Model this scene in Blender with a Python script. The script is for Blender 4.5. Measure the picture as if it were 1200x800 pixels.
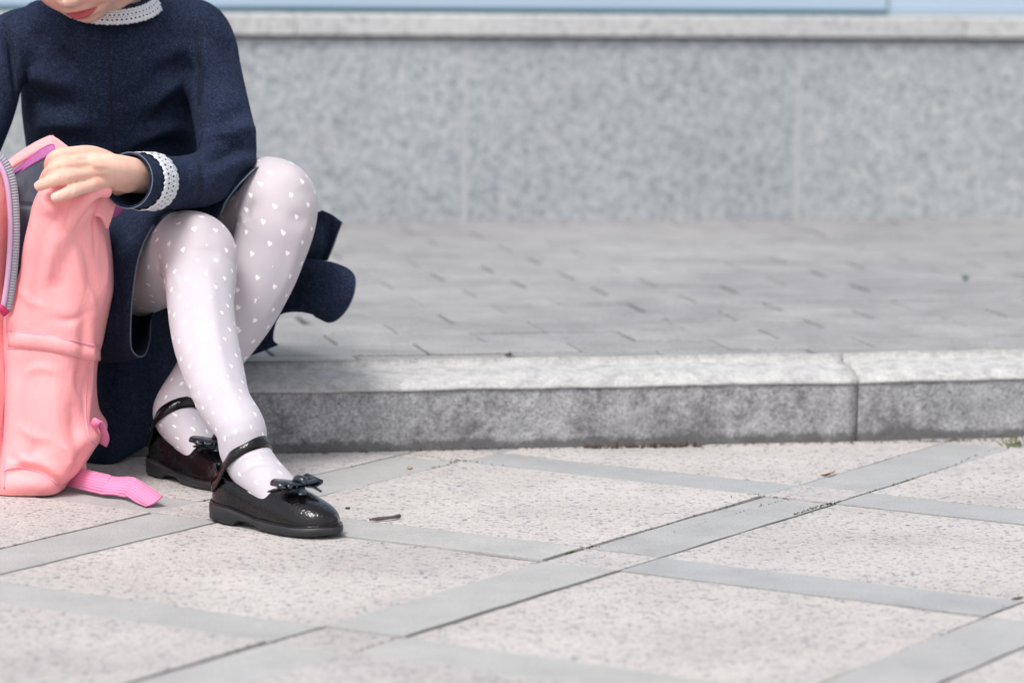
import bpy, bmesh, math, random
import numpy as np
from mathutils import Vector, Matrix, Euler
from mathutils.bvhtree import BVHTree

for o in list(bpy.data.objects):
    bpy.data.objects.remove(o)
scene = bpy.context.scene
COL = scene.collection
rng = random.Random(7)
nrng = np.random.default_rng(7)

# ------------------------------------------------------------------ camera
F, PITCH, ROLL, H = 4450.0, 0.1266, 0.0150, 0.7236      # focal in photo pixels (1200 wide), radians, metres
fwd = np.array([0, math.cos(PITCH), -math.sin(PITCH)])
up0 = np.array([0, math.sin(PITCH), math.cos(PITCH)])
rt0 = np.array([1.0, 0, 0])
cr, sr = math.cos(ROLL), math.sin(ROLL)
e_rt = cr * rt0 + sr * up0
e_dn = sr * rt0 - cr * up0
CAM = np.array([0, 0, H])
cd = bpy.data.cameras.new('camera')
camo = bpy.data.objects.new('camera', cd)
COL.objects.link(camo)
M = Matrix(((e_rt[0], -e_dn[0], -fwd[0], 0), (e_rt[1], -e_dn[1], -fwd[1], 0), (e_rt[2], -e_dn[2], -fwd[2], H), (0, 0, 0, 1)))
camo.matrix_world = M
cd.sensor_width = 36.0
cd.lens = F / 1200.0 * 36.0
cd.clip_start, cd.clip_end = 0.05, 500
cd.dof.use_dof = True
cd.dof.focus_distance = 4.22
cd.dof.aperture_fstop = 5.0
scene.camera = camo

# ------------------------------------------------------------------ light
SUN_EL, SUN_AZ = math.radians(56), math.radians(205)     # azimuth clockwise from +Y
w = bpy.data.worlds.new('World')
scene.world = w
w.use_nodes = True
wn, wl = w.node_tree.nodes, w.node_tree.links
wn.clear()
sky = wn.new('ShaderNodeTexSky')
sky.sky_type = 'NISHITA'
sky.sun_disc = False
sky.sun_elevation = SUN_EL
sky.sun_rotation = SUN_AZ
sky.air_density, sky.dust_density, sky.ozone_density = 1.0, 3.0, 1.0
hs = wn.new('ShaderNodeHueSaturation')
hs.inputs['Saturation'].default_value = 0.30          # thin high cloud: a paler sky
bg = wn.new('ShaderNodeBackground')
bg.inputs['Strength'].default_value = 0.13
wo = wn.new('ShaderNodeOutputWorld')
wl.new(sky.outputs[0], hs.inputs['Color'])
wl.new(hs.outputs[0], bg.inputs[0])
wl.new(bg.outputs[0], wo.inputs[0])
sl = bpy.data.lights.new('sun', 'SUN')
sl.energy = 1.5
sl.angle = math.radians(18)
sl.color = (1.0, 0.96, 0.91)
so = bpy.data.objects.new('sun', sl)
COL.objects.link(so)
sd = Vector((math.sin(SUN_AZ) * math.cos(SUN_EL), math.cos(SUN_AZ) * math.cos(SUN_EL), math.sin(SUN_EL)))
so.rotation_euler = sd.to_track_quat('Z', 'Y').to_euler()
so.location = (0, 0, 6)
scene.view_settings.view_transform = 'Standard'
scene.view_settings.look = 'None'
scene.view_settings.gamma = 1.0
scene.view_settings.exposure = 0.60

# ------------------------------------------------------------------ pixel helpers
def ray(px, py):
    return fwd + (px - 600) / F * e_rt + (py - 400) / F * e_dn
def at(px, py, Y):
    """world point on the photo pixel at ground distance Y from the lens"""
    d = ray(px, py)
    return CAM + d * (Y / d[1])
def atz(px, py, z=0.0):
    d = ray(px, py)
    return CAM + d * ((z - H) / d[2])

# ------------------------------------------------------------------ materials
MATS = {}
class NT:
    def __init__(self, name):
        self.m = bpy.data.materials.new(name)
        self.m.use_nodes = True
        self.n = self.m.node_tree.nodes
        self.l = self.m.node_tree.links
        self.p = self.n['Principled BSDF']
        self.out = self.n['Material Output']
        MATS[name] = self.m
    def node(self, t, **kw):
        n = self.n.new(t)
        for k, v in kw.items():
            if k in n.inputs:
                self.set(n, k, v)
            else:
                setattr(n, k, v)
        return n
    def set(self, n, k, v):
        if isinstance(v, bpy.types.NodeSocket):
            self.l.new(v, n.inputs[k])
        else:
            n.inputs[k].default_value = v
    def P(self, **kw):
        for k, v in kw.items():
            self.set(self.p, k.replace('_', ' '), v)
    def coord(self, which='Object'):
        return self.node('ShaderNodeTexCoord').outputs[which]
    def pos(self):
        return self.node('ShaderNodeNewGeometry').outputs['Position']
    def noise(self, vec, scale, detail=4, rough=.55, out='Fac', dist=0.0):
        n = self.node('ShaderNodeTexNoise')
        self.l.new(vec, n.inputs['Vector'])
        n.inputs['Scale'].default_value = scale
        n.inputs['Detail'].default_value = detail
        n.inputs['Roughness'].default_value = rough
        n.inputs['Distortion'].default_value = dist
        return n.outputs[out]
    def vor(self, vec, scale, out='Color', feature='F1', rnd=1.0):
        n = self.node('ShaderNodeTexVoronoi')
        n.feature = feature
        self.l.new(vec, n.inputs['Vector'])
        n.inputs['Scale'].default_value = scale
        n.inputs['Randomness'].default_value = rnd
        return n.outputs[out]
    def ramp(self, fac, stops, interp='LINEAR'):
        n = self.node('ShaderNodeValToRGB')
        n.color_ramp.interpolation = interp
        el = n.color_ramp.elements
        while len(el) < len(stops):
            el.new(0.5)
        for e, (p, c) in zip(el, stops):
            e.position = p
            e.color = (*c, 1) if len(c) == 3 else c
        self.l.new(fac, n.inputs[0])
        return n.outputs[0]
    def mix(self, fac, a, b, blend='MIX'):
        n = self.node('ShaderNodeMix', data_type='RGBA', blend_type=blend)
        for s, v in ((0, fac), (6, a), (7, b)):
            if isinstance(v, bpy.types.NodeSocket):
                self.l.new(v, n.inputs[s])
            else:
                n.inputs[s].default_value = v if s == 0 else ((*v, 1) if len(v) == 3 else v)
        return n.outputs[2]
    def math(self, op, a, b=0.0, c=None):
        n = self.node('ShaderNodeMath', operation=op)
        for i, v in enumerate((a, b, c)):
            if v is None:
                continue
            if isinstance(v, bpy.types.NodeSocket):
                self.l.new(v, n.inputs[i])
            else:
                n.inputs[i].default_value = v
        return n.outputs[0]
    def sep(self, vec):
        n = self.node('ShaderNodeSeparateXYZ')
        self.l.new(vec, n.inputs[0])
        return n.outputs
    def bump(self, h, strength=.3, dist=.002, normal=None):
        n = self.node('ShaderNodeBump')
        self.l.new(h, n.inputs['Height'])
        n.inputs['Strength'].default_value = strength
        n.inputs['Distance'].default_value = dist
        if normal is not None:
            self.l.new(normal, n.inputs['Normal'])
        self.l.new(n.outputs[0], self.p.inputs['Normal'])
        return n.outputs[0]
    def attr(self, name, out='Fac'):
        n = self.node('ShaderNodeAttribute')
        n.attribute_name = name
        return n.outputs[out]
    def rand(self):
        return self.node('ShaderNodeObjectInfo').outputs['Random']

def m_aggregate():
    t = NT('exposed_aggregate')
    p = t.pos()
    cell = t.sep(t.vor(p, 200))[0]
    c1 = t.ramp(cell, [(0, (.20, .20, .235)), (.10, (.33, .32, .345)), (.24, (.48, .465, .47)), (.6, (.55, .535, .535)), (.86, (.58, .54, .53)), (1, (.53, .46, .45))])
    edge = t.vor(p, 200, 'Distance', 'DISTANCE_TO_EDGE')
    grout = t.ramp(edge, [(0, (.60, .595, .595)), (.12, (1, 1, 1))])
    m = t.ramp(edge, [(.02, (1, 1, 1)), (.16, (0, 0, 0))])
    c = t.mix(m, c1, (.54, .53, .53))
    # small dark chips in the gaps
    chip = t.ramp(t.noise(p, 210, 2), [(.60, (0, 0, 0)), (.67, (1, 1, 1))])
    c = t.mix(t.math('MULTIPLY', chip, .75), c, (.24, .235, .27))
    big = t.ramp(t.noise(p, 5, 6, .62), [(.32, (.82, .815, .81)), (.68, (1.06, 1.055, 1.045))])
    c = t.mix(1.0, c, big, 'MULTIPLY')
    rn = t.ramp(t.rand(), [(0, (.92, .92, .93)), (1, (1.05, 1.04, 1.02))])
    c = t.mix(1.0, c, rn, 'MULTIPLY')
    c = t.mix(1.0, c, (.985, .972, .958), 'MULTIPLY')
    t.P(Base_Color=c, Roughness=.82)
    t.bump(t.math('ADD', edge, t.math('MULTIPLY', t.noise(p, 500, 2), .05)), .55, .004)
    return t.m

def m_strip():
    t = NT('plain_paver_concrete')
    p = t.pos()
    c = t.ramp(t.noise(p, 11, 7, .7), [(.30, (.345, .344, .343)), (.70, (.445, .444, .442))])
    f = t.ramp(t.noise(p, 380, 4, .7), [(.33, (.80, .80, .80)), (.64, (1.09, 1.09, 1.08))])
    c = t.mix(1.0, c, f, 'MULTIPLY')
    c = t.mix(1.0, c, t.ramp(t.rand(), [(0, (.92, .93, .95)), (1, (1.05, 1.04, 1.03))]), 'MULTIPLY')
    spot = t.ramp(t.noise(p, 60, 3), [(.68, (0, 0, 0)), (.74, (1, 1, 1))])
    c = t.mix(t.math('MULTIPLY', spot, .35), c, (.25, .25, .25))
    t.P(Base_Color=c, Roughness=.8)
    t.bump(t.noise(p, 350, 4), .25, .002)
    return t.m

def m_brick():
    t = NT('grey_block_paver')
    p = t.pos()
    c = t.ramp(t.noise(p, 14, 5, .6), [(.28, (.255, .252, .254)), (.72, (.365, .359, .361))])
    c = t.mix(1.0, c, t.ramp(t.rand(), [(0, (.93, .93, .94)), (.5, (1, 1, 1)), (1, (1.06, 1.055, 1.05))]), 'MULTIPLY')
    f = t.ramp(t.noise(p, 300, 3), [(.32, (.74, .74, .74)), (.66, (1.16, 1.16, 1.16))])
    c = t.mix(1.0, c, f, 'MULTIPLY')
    wv = t.ramp(t.noise(p, 2.2, 5, .6), [(.35, (.86, .86, .88)), (.65, (1.06, 1.06, 1.05))])
    c = t.mix(1.0, c, wv, 'MULTIPLY')
    t.P(Base_Color=c, Roughness=.8)
    t.bump(t.noise(p, 260, 4), .3, .002)
    return t.m

def m_kerb():
    t = NT('weathered_kerb_concrete')
    uv = t.node('ShaderNodeUVMap').outputs[0]      # u along the kerb in metres, v up the profile 0..1
    p = t.pos()
    s = t.sep(uv)
    v = s[1]
    base = t.ramp(t.noise(p, 30, 6, .7), [(.32, (.235, .238, .252)), (.68, (.43, .43, .437))])
    speck = t.ramp(t.noise(p, 260, 4, .7), [(.34, (.5, .5, .52)), (.60, (1.15, 1.15, 1.15))])
    base = t.mix(.85, base, t.mix(1.0, base, speck, 'MULTIPLY'))
    # stained patches, thicker towards the foot where splash and soil collect
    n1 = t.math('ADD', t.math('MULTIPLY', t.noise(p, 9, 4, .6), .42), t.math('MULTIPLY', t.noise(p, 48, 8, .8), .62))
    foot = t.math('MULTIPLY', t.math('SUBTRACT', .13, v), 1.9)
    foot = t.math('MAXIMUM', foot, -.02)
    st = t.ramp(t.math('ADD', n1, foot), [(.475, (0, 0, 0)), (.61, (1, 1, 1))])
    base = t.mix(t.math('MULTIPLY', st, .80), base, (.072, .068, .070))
    pit = t.ramp(t.noise(p, 150, 3, .6), [(.62, (0, 0, 0)), (.70, (1, 1, 1))])
    base = t.mix(t.math('MULTIPLY', pit, .6), base, (.07, .07, .075))
    # top paler than the face: the brighter light on it put into the colour
    top = t.ramp(v, [(.70, (0, 0, 0)), (.74, (1, 1, 1))])
    topc = t.ramp(t.noise(p, 55, 6, .7), [(.34, (.36, .355, .353)), (.5, (.48, .475, .47)), (.66, (.56, .555, .545))])
    topc = t.mix(.35, topc, t.mix(1.0, topc, speck, 'MULTIPLY'))
    c = t.mix(top, base, topc)
    t.P(Base_Color=c, Roughness=.85)
    hgt = t.math('ADD', t.noise(p, 90, 6, .7), t.math('MULTIPLY', t.noise(p, 420, 3), .5))
    t.bump(hgt, .5, .004)
    return t.m

def m_granite(name, lo, hi, sc):
    t = NT(name)
    p = t.pos()
    n = t.noise(p, sc, 4, .7)
    c = t.ramp(n, [(.34, lo), (.49, tuple((a + b) / 2 for a, b in zip(lo, hi))), (.64, hi)])
    v = t.sep(t.vor(p, sc * 2.0))
    c = t.mix(t.math('MULTIPLY', t.ramp(v[0], [(.78, (0, 0, 0)), (.82, (1, 1, 1))]), .55), c, tuple(x * .6 for x in lo))
    c = t.mix(t.math('MULTIPLY', t.ramp(v[1], [(.84, (0, 0, 0)), (.88, (1, 1, 1))]), .5), c, (.60, .585, .57))
    big = t.ramp(t.noise(p, 3.0, 4), [(.3, (.90, .90, .91)), (.7, (1.06, 1.06, 1.05))])
    c = t.mix(1.0, c, big, 'MULTIPLY')
    c = t.mix(1.0, c, t.ramp(t.rand(), [(0, (.96, .96, .97)), (1, (1.04, 1.04, 1.03))]), 'MULTIPLY')
    t.P(Base_Color=c, Roughness=.5)
    return t.m

def m_simple(name, col, rough=.7, bump=None, var=None, spec=None, **kw):
    t = NT(name)
    p = t.pos()
    c = (*col, 1)
    if var:
        sc, amt = var
        c = t.mix(1.0, col, t.ramp(t.noise(p, sc, 5), [(.3, (1 - amt,) * 3), (.7, (1 + amt,) * 3)]), 'MULTIPLY')
    t.P(Base_Color=c, Roughness=rough, **kw)
    if bump:
        t.bump(t.noise(p, bump[0], 4), bump[1], bump[2])
    if spec is not None:
        t.p.inputs['Specular IOR Level'].default_value = spec
    return t.m

def m_denim():
    t = NT('navy_denim')
    p = t.pos()
    fl = t.noise(p, 850, 2, .8)
    c = t.ramp(fl, [(.36, (.0052, .0082, .0215)), (.54, (.0130, .0205, .048)), (.72, (.066, .088, .145))])
    slub = t.noise(p, 170, 4, .7)
    c = t.mix(t.math('MULTIPLY', t.ramp(slub, [(.45, (0, 0, 0)), (.75, (1, 1, 1))]), .28), c, (.05, .068, .118))
    big = t.ramp(t.noise(p, 16, 4), [(.3, (.78, .78, .8)), (.7, (1.18, 1.18, 1.16))])
    c = t.mix(1.0, c, big, 'MULTIPLY')
    t.P(Base_Color=c, Roughness=.9, Sheen_Weight=.02, Sheen_Roughness=.5)
    t.p.inputs['Sheen Tint'].default_value = (.5, .6, .9, 1)
    t.p.inputs['Specular IOR Level'].default_value = .12
    rdg = t.math('ABSOLUTE', t.math('SUBTRACT', t.noise(p, 15, 3, .5, dist=1.2), .5))
    h = t.math('ADD', t.math('MULTIPLY', rdg, -1.8), t.math('MULTIPLY', fl, .03))
    t.bump(h, .5, .009)
    return t.m

def m_pink():
    t = NT('coral_pink_nylon')
    p = t.pos()
    c = t.ramp(t.noise(p, 8, 3), [(.3, (.955, .345, .36)), (.7, (.985, .41, .42))])
    wv = t.ramp(t.noise(p, 1400, 1), [(.35, (.93, .93, .93)), (.65, (1.05, 1.05, 1.05))])
    c = t.mix(1.0, c, wv, 'MULTIPLY')
    t.P(Base_Color=c, Roughness=.55, Sheen_Weight=.15)
    t.p.inputs['Specular IOR Level'].default_value = .3
    mp = t.node('ShaderNodeMapping')
    t.l.new(p, mp.inputs['Vector'])
    mp.inputs['Rotation'].default_value = (0, .35, 0)
    mp.inputs['Scale'].default_value = (1.5, 1.2, .75)
    pv = mp.outputs[0]
    r1 = t.math('ABSOLUTE', t.math('SUBTRACT', t.noise(pv, 12, 3, .5, dist=1.4), .5))
    r2 = t.math('ABSOLUTE', t.math('SUBTRACT', t.noise(pv, 30, 2, .5, dist=1.0), .5))
    hgt = t.math('ADD', t.math('MULTIPLY', r1, -1.5), t.math('MULTIPLY', r2, -.5))
    t.bump(hgt, .22, .010)
    return t.m

def m_tights():
    t = NT('white_heart_tights')
    uv = t.sep(t.node('ShaderNodeUVMap').outputs[0])
    p = t.pos()
    SP = .0262
    vv = t.math('DIVIDE', uv[1], SP * .82)
    row = t.math('FLOOR', vv)
    odd = t.math('MULTIPLY', t.math('MODULO', row, 2.0), .5)
    uu = t.math('ADD', t.math('DIVIDE', uv[0], SP), odd)
    ci = t.math('FLOOR', uu)
    cx = t.node('ShaderNodeCombineXYZ')
    t.l.new(ci, cx.inputs[0]); t.l.new(row, cx.inputs[1])
    wnz = t.node('ShaderNodeTexWhiteNoise')
    t.l.new(cx.outputs[0], wnz.inputs['Vector'])
    jit = t.sep(wnz.outputs['Color'])
    x = t.math('ADD', t.math('SUBTRACT', t.math('FRACT', uu), .5), t.math('MULTIPLY', t.math('SUBTRACT', jit[0], .5), .22))
    y = t.math('ADD', t.math('SUBTRACT', t.math('FRACT', vv), .5), t.math('MULTIPLY', t.math('SUBTRACT', jit[1], .5), .22))
    x = t.math('MULTIPLY', x, SP / .0030)
    y = t.math('MULTIPLY', y, -SP * .82 / .0030)
    ax = t.math('ABSOLUTE', x)
    yy = t.math('SUBTRACT', y, t.math('MULTIPLY', t.math('SQRT', ax), .8))
    d = t.math('ADD', t.math('MULTIPLY', x, x), t.math('MULTIPLY', yy, yy))
    heart = t.ramp(d, [(.62, (1, 1, 1)), (.9, (0, 0, 0))])
    sheer = t.attr('stretch')
    knit = t.ramp(t.noise(p, 1500, 1), [(.3, (.95, .95, .95)), (.7, (1.03, 1.03, 1.03))])
    base = t.mix(sheer, (.555, .520, .565), (.572, .485, .503))
    soft = t.ramp(t.noise(p, 24, 3), [(.3, (.965, .955, .97)), (.7, (1.02, 1.02, 1.02))])
    base = t.mix(1.0, base, soft, 'MULTIPLY')
    base = t.mix(1.0, base, knit, 'MULTIPLY')
    c = t.mix(t.math('MULTIPLY', heart, .95), base, (.92, .91, .92))
    t.P(Base_Color=c, Roughness=.62, Sheen_Weight=.18, Sheen_Roughness=.35, Subsurface_Weight=.12)
    t.p.inputs['Subsurface Radius'].default_value = (.01, .004, .003)
    t.p.inputs['Subsurface Scale'].default_value = .6
    t.p.inputs['Specular IOR Level'].default_value = .3
    t.bump(t.math('ADD', t.noise(p, 1500, 1), t.math('MULTIPLY', heart, .6)), .12, .0008)
    return t.m

def m_skin():
    t = NT('skin')
    p = t.pos()
    lip = t.attr('lip')
    nail = t.attr('nail')
    red = t.attr('flush')
    c = t.ramp(t.noise(p, 35, 4), [(.3, (.74, .455, .355)), (.7, (.82, .545, .44))])
    mot = t.ramp(t.noise(p, 120, 4, .65), [(.40, (0, 0, 0)), (.68, (1, 1, 1))])
    c = t.mix(t.math('MULTIPLY', mot, .30), c, (.76, .36, .29))
    c = t.mix(t.math('MULTIPLY', red, .70), c, (.74, .29, .23))
    c = t.mix(lip, c, t.ramp(t.noise(p, 260, 3), [(.3, (.44, .075, .085)), (.7, (.60, .14, .14))]))
    c = t.mix(nail, c, (.80, .50, .46))
    rgh = t.math('SUBTRACT', .5, t.math('MULTIPLY', nail, .28))
    t.P(Base_Color=c, Roughness=rgh, Subsurface_Weight=.08)
    t.p.inputs['Subsurface Radius'].default_value = (.012, .004, .002)
    t.p.inputs['Subsurface Scale'].default_value = .6
    t.p.inputs['Specular IOR Level'].default_value = .38
    t.bump(t.math('ADD', t.math('MULTIPLY', t.vor(p, 900, 'Distance'), .5), t.math('ADD', t.noise(p, 300, 4), t.noise(p, 80, 3))), .22, .0014)
    return t.m

def m_patent():
    t = NT('black_patent_leather')
    uvm = t.node('ShaderNodeUVMap').outputs[0]
    p = t.coord('Object')
    s = t.sep(p)
    croc = t.vor(p, 190, 'Distance', 'DISTANCE_TO_EDGE', .75)
    h = t.ramp(croc, [(.0, (0, 0, 0)), (.22, (1, 1, 1))])
    c = t.mix(t.ramp(t.noise(p, 40, 3), [(.4, (0, 0, 0)), (.7, (1, 1, 1))]), (.003, .003, .004), (.007, .004, .006))
    t.P(Base_Color=c, Roughness=.14, Coat_Weight=.25, Coat_Roughness=.04)
    t.p.inputs['Specular IOR Level'].default_value = .32
    t.bump(t.math('ADD', h, t.math('MULTIPLY', t.noise(p, 60, 2), 2.6)), .16, .0014)
    return t.m

def m_lace():
    t = NT('white_lace')
    uv = t.sep(t.node('ShaderNodeUVMap').outputs[0])   # u metres along, v 0..1 across
    u, v = uv[0], uv[1]
    def dots(period, vc, ru, rv, shift=0.0):
        x = t.math('DIVIDE', t.math('SUBTRACT', t.math('FRACT', t.math('ADD', t.math('DIVIDE', u, period), shift)), .5), ru)
        y = t.math('DIVIDE', t.math('SUBTRACT', v, vc), rv)
        return t.math('LESS_THAN', t.math('ADD', t.math('MULTIPLY', x, x), t.math('MULTIPLY', y, y)), 1.0)
    hole = t.math('MAXIMUM', dots(.0052, .30, .24, .075), dots(.0052, .66, .24, .07, .5))
    hole = t.math('MAXIMUM', hole, t.math('MAXIMUM', dots(.0026, .50, .22, .035), dots(.0026, .86, .24, .04)))
    p = t.pos()
    c = t.ramp(t.noise(p, 700, 2), [(.3, (.62, .64, .70)), (.7, (.86, .87, .9))])
    t.P(Base_Color=c, Roughness=.8)
    t.bump(t.noise(p, 900, 2), .4, .001)
    tr = t.node('ShaderNodeBsdfTransparent')
    mx = t.node('ShaderNodeMixShader')
    t.l.new(hole, mx.inputs[0]); t.l.new(t.p.outputs[0], mx.inputs[1]); t.l.new(tr.outputs[0], mx.inputs[2])
    t.l.new(mx.outputs[0], t.out.inputs[0])
    return t.m

def m_webbing():
    t = NT('bright_pink_webbing')
    uv = t.sep(t.node('ShaderNodeUVMap').outputs[0])
    rib = t.math('SINE', t.math('MULTIPLY', uv[1], 2 * math.pi * 7))
    p = t.pos()
    c = t.mix(t.math('MULTIPLY', t.math('ADD', rib, 1.0), .5), (.80, .20, .42), (.90, .30, .52))
    t.P(Base_Color=c, Roughness=.6, Sheen_Weight=.2)
    t.bump(t.math('ADD', t.math('MULTIPLY', rib, .4), t.noise(p, 1500, 1)), .5, .0012)
    return t.m

def m_zip():
    t = NT('grey_zip_tape')
    uv = t.sep(t.node('ShaderNodeUVMap').outputs[0])
    w_ = t.math('SINE', t.math('MULTIPLY', uv[0], 2 * math.pi / .0032))
    c = t.mix(t.math('MULTIPLY', t.math('ADD', w_, 1.0), .5), (.30, .30, .35), (.38, .375, .43))
    t.P(Base_Color=c, Roughness=.7)
    t.bump(w_, .5, .001)
    return t.m

def m_glass():
    t = NT('painted_sky_glass')
    p = t.pos()
    c = t.ramp(t.noise(p, 1.1, 2), [(.3, (.40, .50, .62)), (.7, (.44, .54, .66))])  # pale blue of the reflected sky painted in as base colour
    t.P(Base_Color=c, Roughness=.12)
    return t.m

m_aggregate(); m_strip(); m_brick(); m_kerb(); m_denim(); m_pink(); m_tights(); m_skin(); m_patent(); m_lace(); m_webbing(); m_zip(); m_glass()
m_granite('grey_granite', (.272, .302, .325), (.44, .455, .475), 82)
m_granite('pale_granite', (.49, .492, .495), (.565, .56, .56), 70)
m_simple('joint_soil', (.075, .062, .05), .95, (200, .8, .004), (40, .5))
m_simple('joint_sand', (.045, .042, .036), .95, (200, .8, .004), (30, .45))
m_simple('grout', (.44, .45, .46), .8)
m_simple('teal_frame', (.035, .12, .16), .4)
m_simple('pale_frame', (.36, .45, .52), .4)
m_simple('painted_gap_shade', (.03, .035, .04), .9)
m_simple('moss', (.055, .07, .018), .95, (500, .9, .002), (120, .5))
m_simple('dead_debris', (.085, .052, .032), .95, (500, .9, .002), (160, .5))
m_simple('dry_leaf', (.34, .12, .06), .7, None, (150, .4))
m_simple('twig_bark', (.10, .08, .085), .85, (300, .8, .002), (200, .4))
m_simple('grass_blade', (.10, .13, .03), .7, None, (60, .5))
m_simple('seam_thread', (.0045, .006, .014), .8)
m_simple('hem_thread', (.13, .16, .22), .8, (2500, .6, .001))
m_simple('pink_thread', (.80, .33, .42), .7)
m_simple('lilac_lining', (.33, .07, .26), .5, (60, .4, .004))
m_simple('navy_lining', (.017, .021, .045), .45, (14, .25, .01), (20, .4))
m_simple('magenta_tag', (.45, .012, .09), .5)
m_simple('lilac_piping', (.62, .40, .60), .55)
m_simple('rubber_sole', (.016, .017, .020), .5, (300, .3, .001), (50, .35))
m_simple('shoe_lining', (.20, .13, .11), .8)
m_simple('bow_ribbon', (.012, .018, .026), .22, (90, .3, .002), Coat_Weight=.3)
m_simple('brown_hair', (.10, .055, .03), .5, (300, .6, .003), (120, .4))
m_simple('bead', (.55, .18, .10), .3)
m_simple('pebble_stone', (.40, .32, .24), .8, None, (90, .3))

# ------------------------------------------------------------------ mesh helpers
def link(name, me, mat, parent=None, smooth=True):
    if smooth:
        me.shade_smooth()
    if mat:
        me.materials.append(MATS[mat])
    o = bpy.data.objects.new(name, me)
    COL.objects.link(o)
    if parent is not None:
        o.parent = parent
        o.matrix_parent_inverse = parent.matrix_world.inverted() if parent.type == 'EMPTY' else parent.matrix_basis.inverted()
    return o
def mesh(name, verts, faces, uvs=None):
    me = bpy.data.meshes.new(name)
    me.from_pydata([tuple(map(float, v)) for v in verts], [], [tuple(map(int, f)) for f in faces])
    if uvs is not None:
        ul = me.uv_layers.new(name='UVMap')
        k = 0
        for f in faces:
            for c, vi in enumerate(f):
                uvv = uvs[k] if len(uvs) != len(verts) else uvs[vi]
                ul.data[k].uv = (float(uvv[0]), float(uvv[1]))
                k += 1
    me.validate()
    me.update()
    return me
def empty(name, loc, label, cat, group=None):
    o = bpy.data.objects.new(name, None)
    COL.objects.link(o)
    o.location = loc
    o.empty_display_size = .05
    o.matrix_world = Matrix.Translation(Vector([float(x) for x in loc]))
    if label: o['label'] = label
    if cat: o['category'] = cat
    if group: o['group'] = group
    return o
def tag(o, label, cat, group=None):
    o['label'] = label; o['category'] = cat
    if group: o['group'] = group
    return o

def catmull(P, per=8, closed=False):
    P = np.asarray(P, float)
    n = len(P)
    out = []
    rngk = range(n if closed else n - 1)
    for i in rngk:
        if closed:
            p0, p1, p2, p3 = P[(i - 1) % n], P[i], P[(i + 1) % n], P[(i + 2) % n]
        else:
            p1, p2 = P[i], P[i + 1]
            p0 = P[i - 1] if i > 0 else 2 * p1 - p2
            p3 = P[i + 2] if i + 2 < n else 2 * p2 - p1
        for k in range(per):
            t = k / per
            out.append(.5 * ((2 * p1) + (-p0 + p2) * t + (2 * p0 - 5 * p1 + 4 * p2 - p3) * t * t + (-p0 + 3 * p1 - 3 * p2 + p3) * t ** 3))
    if not closed:
        out.append(P[-1])
    return np.array(out)

def frames(C, up):
    T = np.gradient(C, axis=0)
    T /= np.linalg.norm(T, axis=1)[:, None]
    u = np.array(up, float)
    U, W = [], []
    for t in T:
        u = u - t * (u @ t)
        u /= np.linalg.norm(u)
        U.append(u.copy()); W.append(np.cross(t, u))
    return T, np.array(U), np.array(W)

def tube_geo(ctrl, n=20, per=6, up=(0, 0, 1), cap=True, power=2.0):
    """ctrl rows: x y z r_u [r_w]; rings along a smooth path"""
    A = np.asarray(ctrl, float)
    if A.shape[1] == 4:
        A = np.c_[A, A[:, 3]]
    S = catmull(A, per)
    C = S[:, :3]
    T, U, W = frames(C, up)
    ang = np.linspace(0, 2 * np.pi, n, endpoint=False)
    ca, sa = np.cos(ang), np.sin(ang)
    e = 2.0 / power
    ca = np.sign(ca) * np.abs(ca) ** e; sa = np.sign(sa) * np.abs(sa) ** e
    V = []
    for c, u, w_, ru, rw in zip(C, U, W, S[:, 3], S[:, 4]):
        V.append(c + np.outer(ca * ru, u) + np.outer(sa * rw, w_))
    V = np.concatenate(V)
    m = len(C)
    Fc = []
    for i in range(m - 1):
        for j in range(n):
            a, b = i * n + j, i * n + (j + 1) % n
            Fc.append((a, b, b + n, a + n))
    if cap:
        Fc.append(tuple(range(n - 1, -1, -1)))
        Fc.append(tuple(range((m - 1) * n, m * n)))
    return V, Fc

def tube_uv(ctrl, n=32, per=8, up=(0, 0, 1), circ=None):
    """open tube with a metric UV map (u round, v along) and a seam"""
    A = np.asarray(ctrl, float)
    if A.shape[1] == 4:
        A = np.c_[A, A[:, 3]]
    S = catmull(A, per)
    C = S[:, :3]
    T, U, W = frames(C, up)
    L = np.r_[0, np.cumsum(np.linalg.norm(np.diff(C, axis=0), axis=1))]
    ang = np.linspace(0, 2 * np.pi, n, endpoint=False)
    V = np.concatenate([c + np.outer(np.cos(ang) * ru, u) + np.outer(np.sin(ang) * rw, w_) for c, u, w_, ru, rw in zip(C, U, W, S[:, 3], S[:, 4])])
    m = len(C)
    circ = circ or 2 * np.pi * np.median(S[:, 3])
    Fc, UV = [], []
    G = V.reshape(m, n, 3)
    LC = np.concatenate([np.zeros((1, n)), np.cumsum(np.linalg.norm(np.diff(G, axis=0), axis=2), axis=0)])   # cloth length down every column
    mid = m * 5 // 10
    LC = LC - LC[mid] + L[mid]
    for i in range(m - 1):
        for j in range(n):
            a, b = i * n + j, i * n + (j + 1) % n
            Fc.append((a, b, b + n, a + n))
            u0, u1 = j / n * circ, (j + 1) / n * circ
            jb = (j + 1) % n
            UV += [(u0, LC[i, j] + 1), (u1, LC[i, jb] + 1), (u1, LC[i + 1, jb] + 1), (u0, LC[i + 1, j] + 1)]
    Fc.append(tuple(range(n - 1, -1, -1))); UV += [(0, 0)] * n
    Fc.append(tuple(range((m - 1) * n, m * n))); UV += [(0, 0)] * n
    return V, Fc, UV

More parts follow.
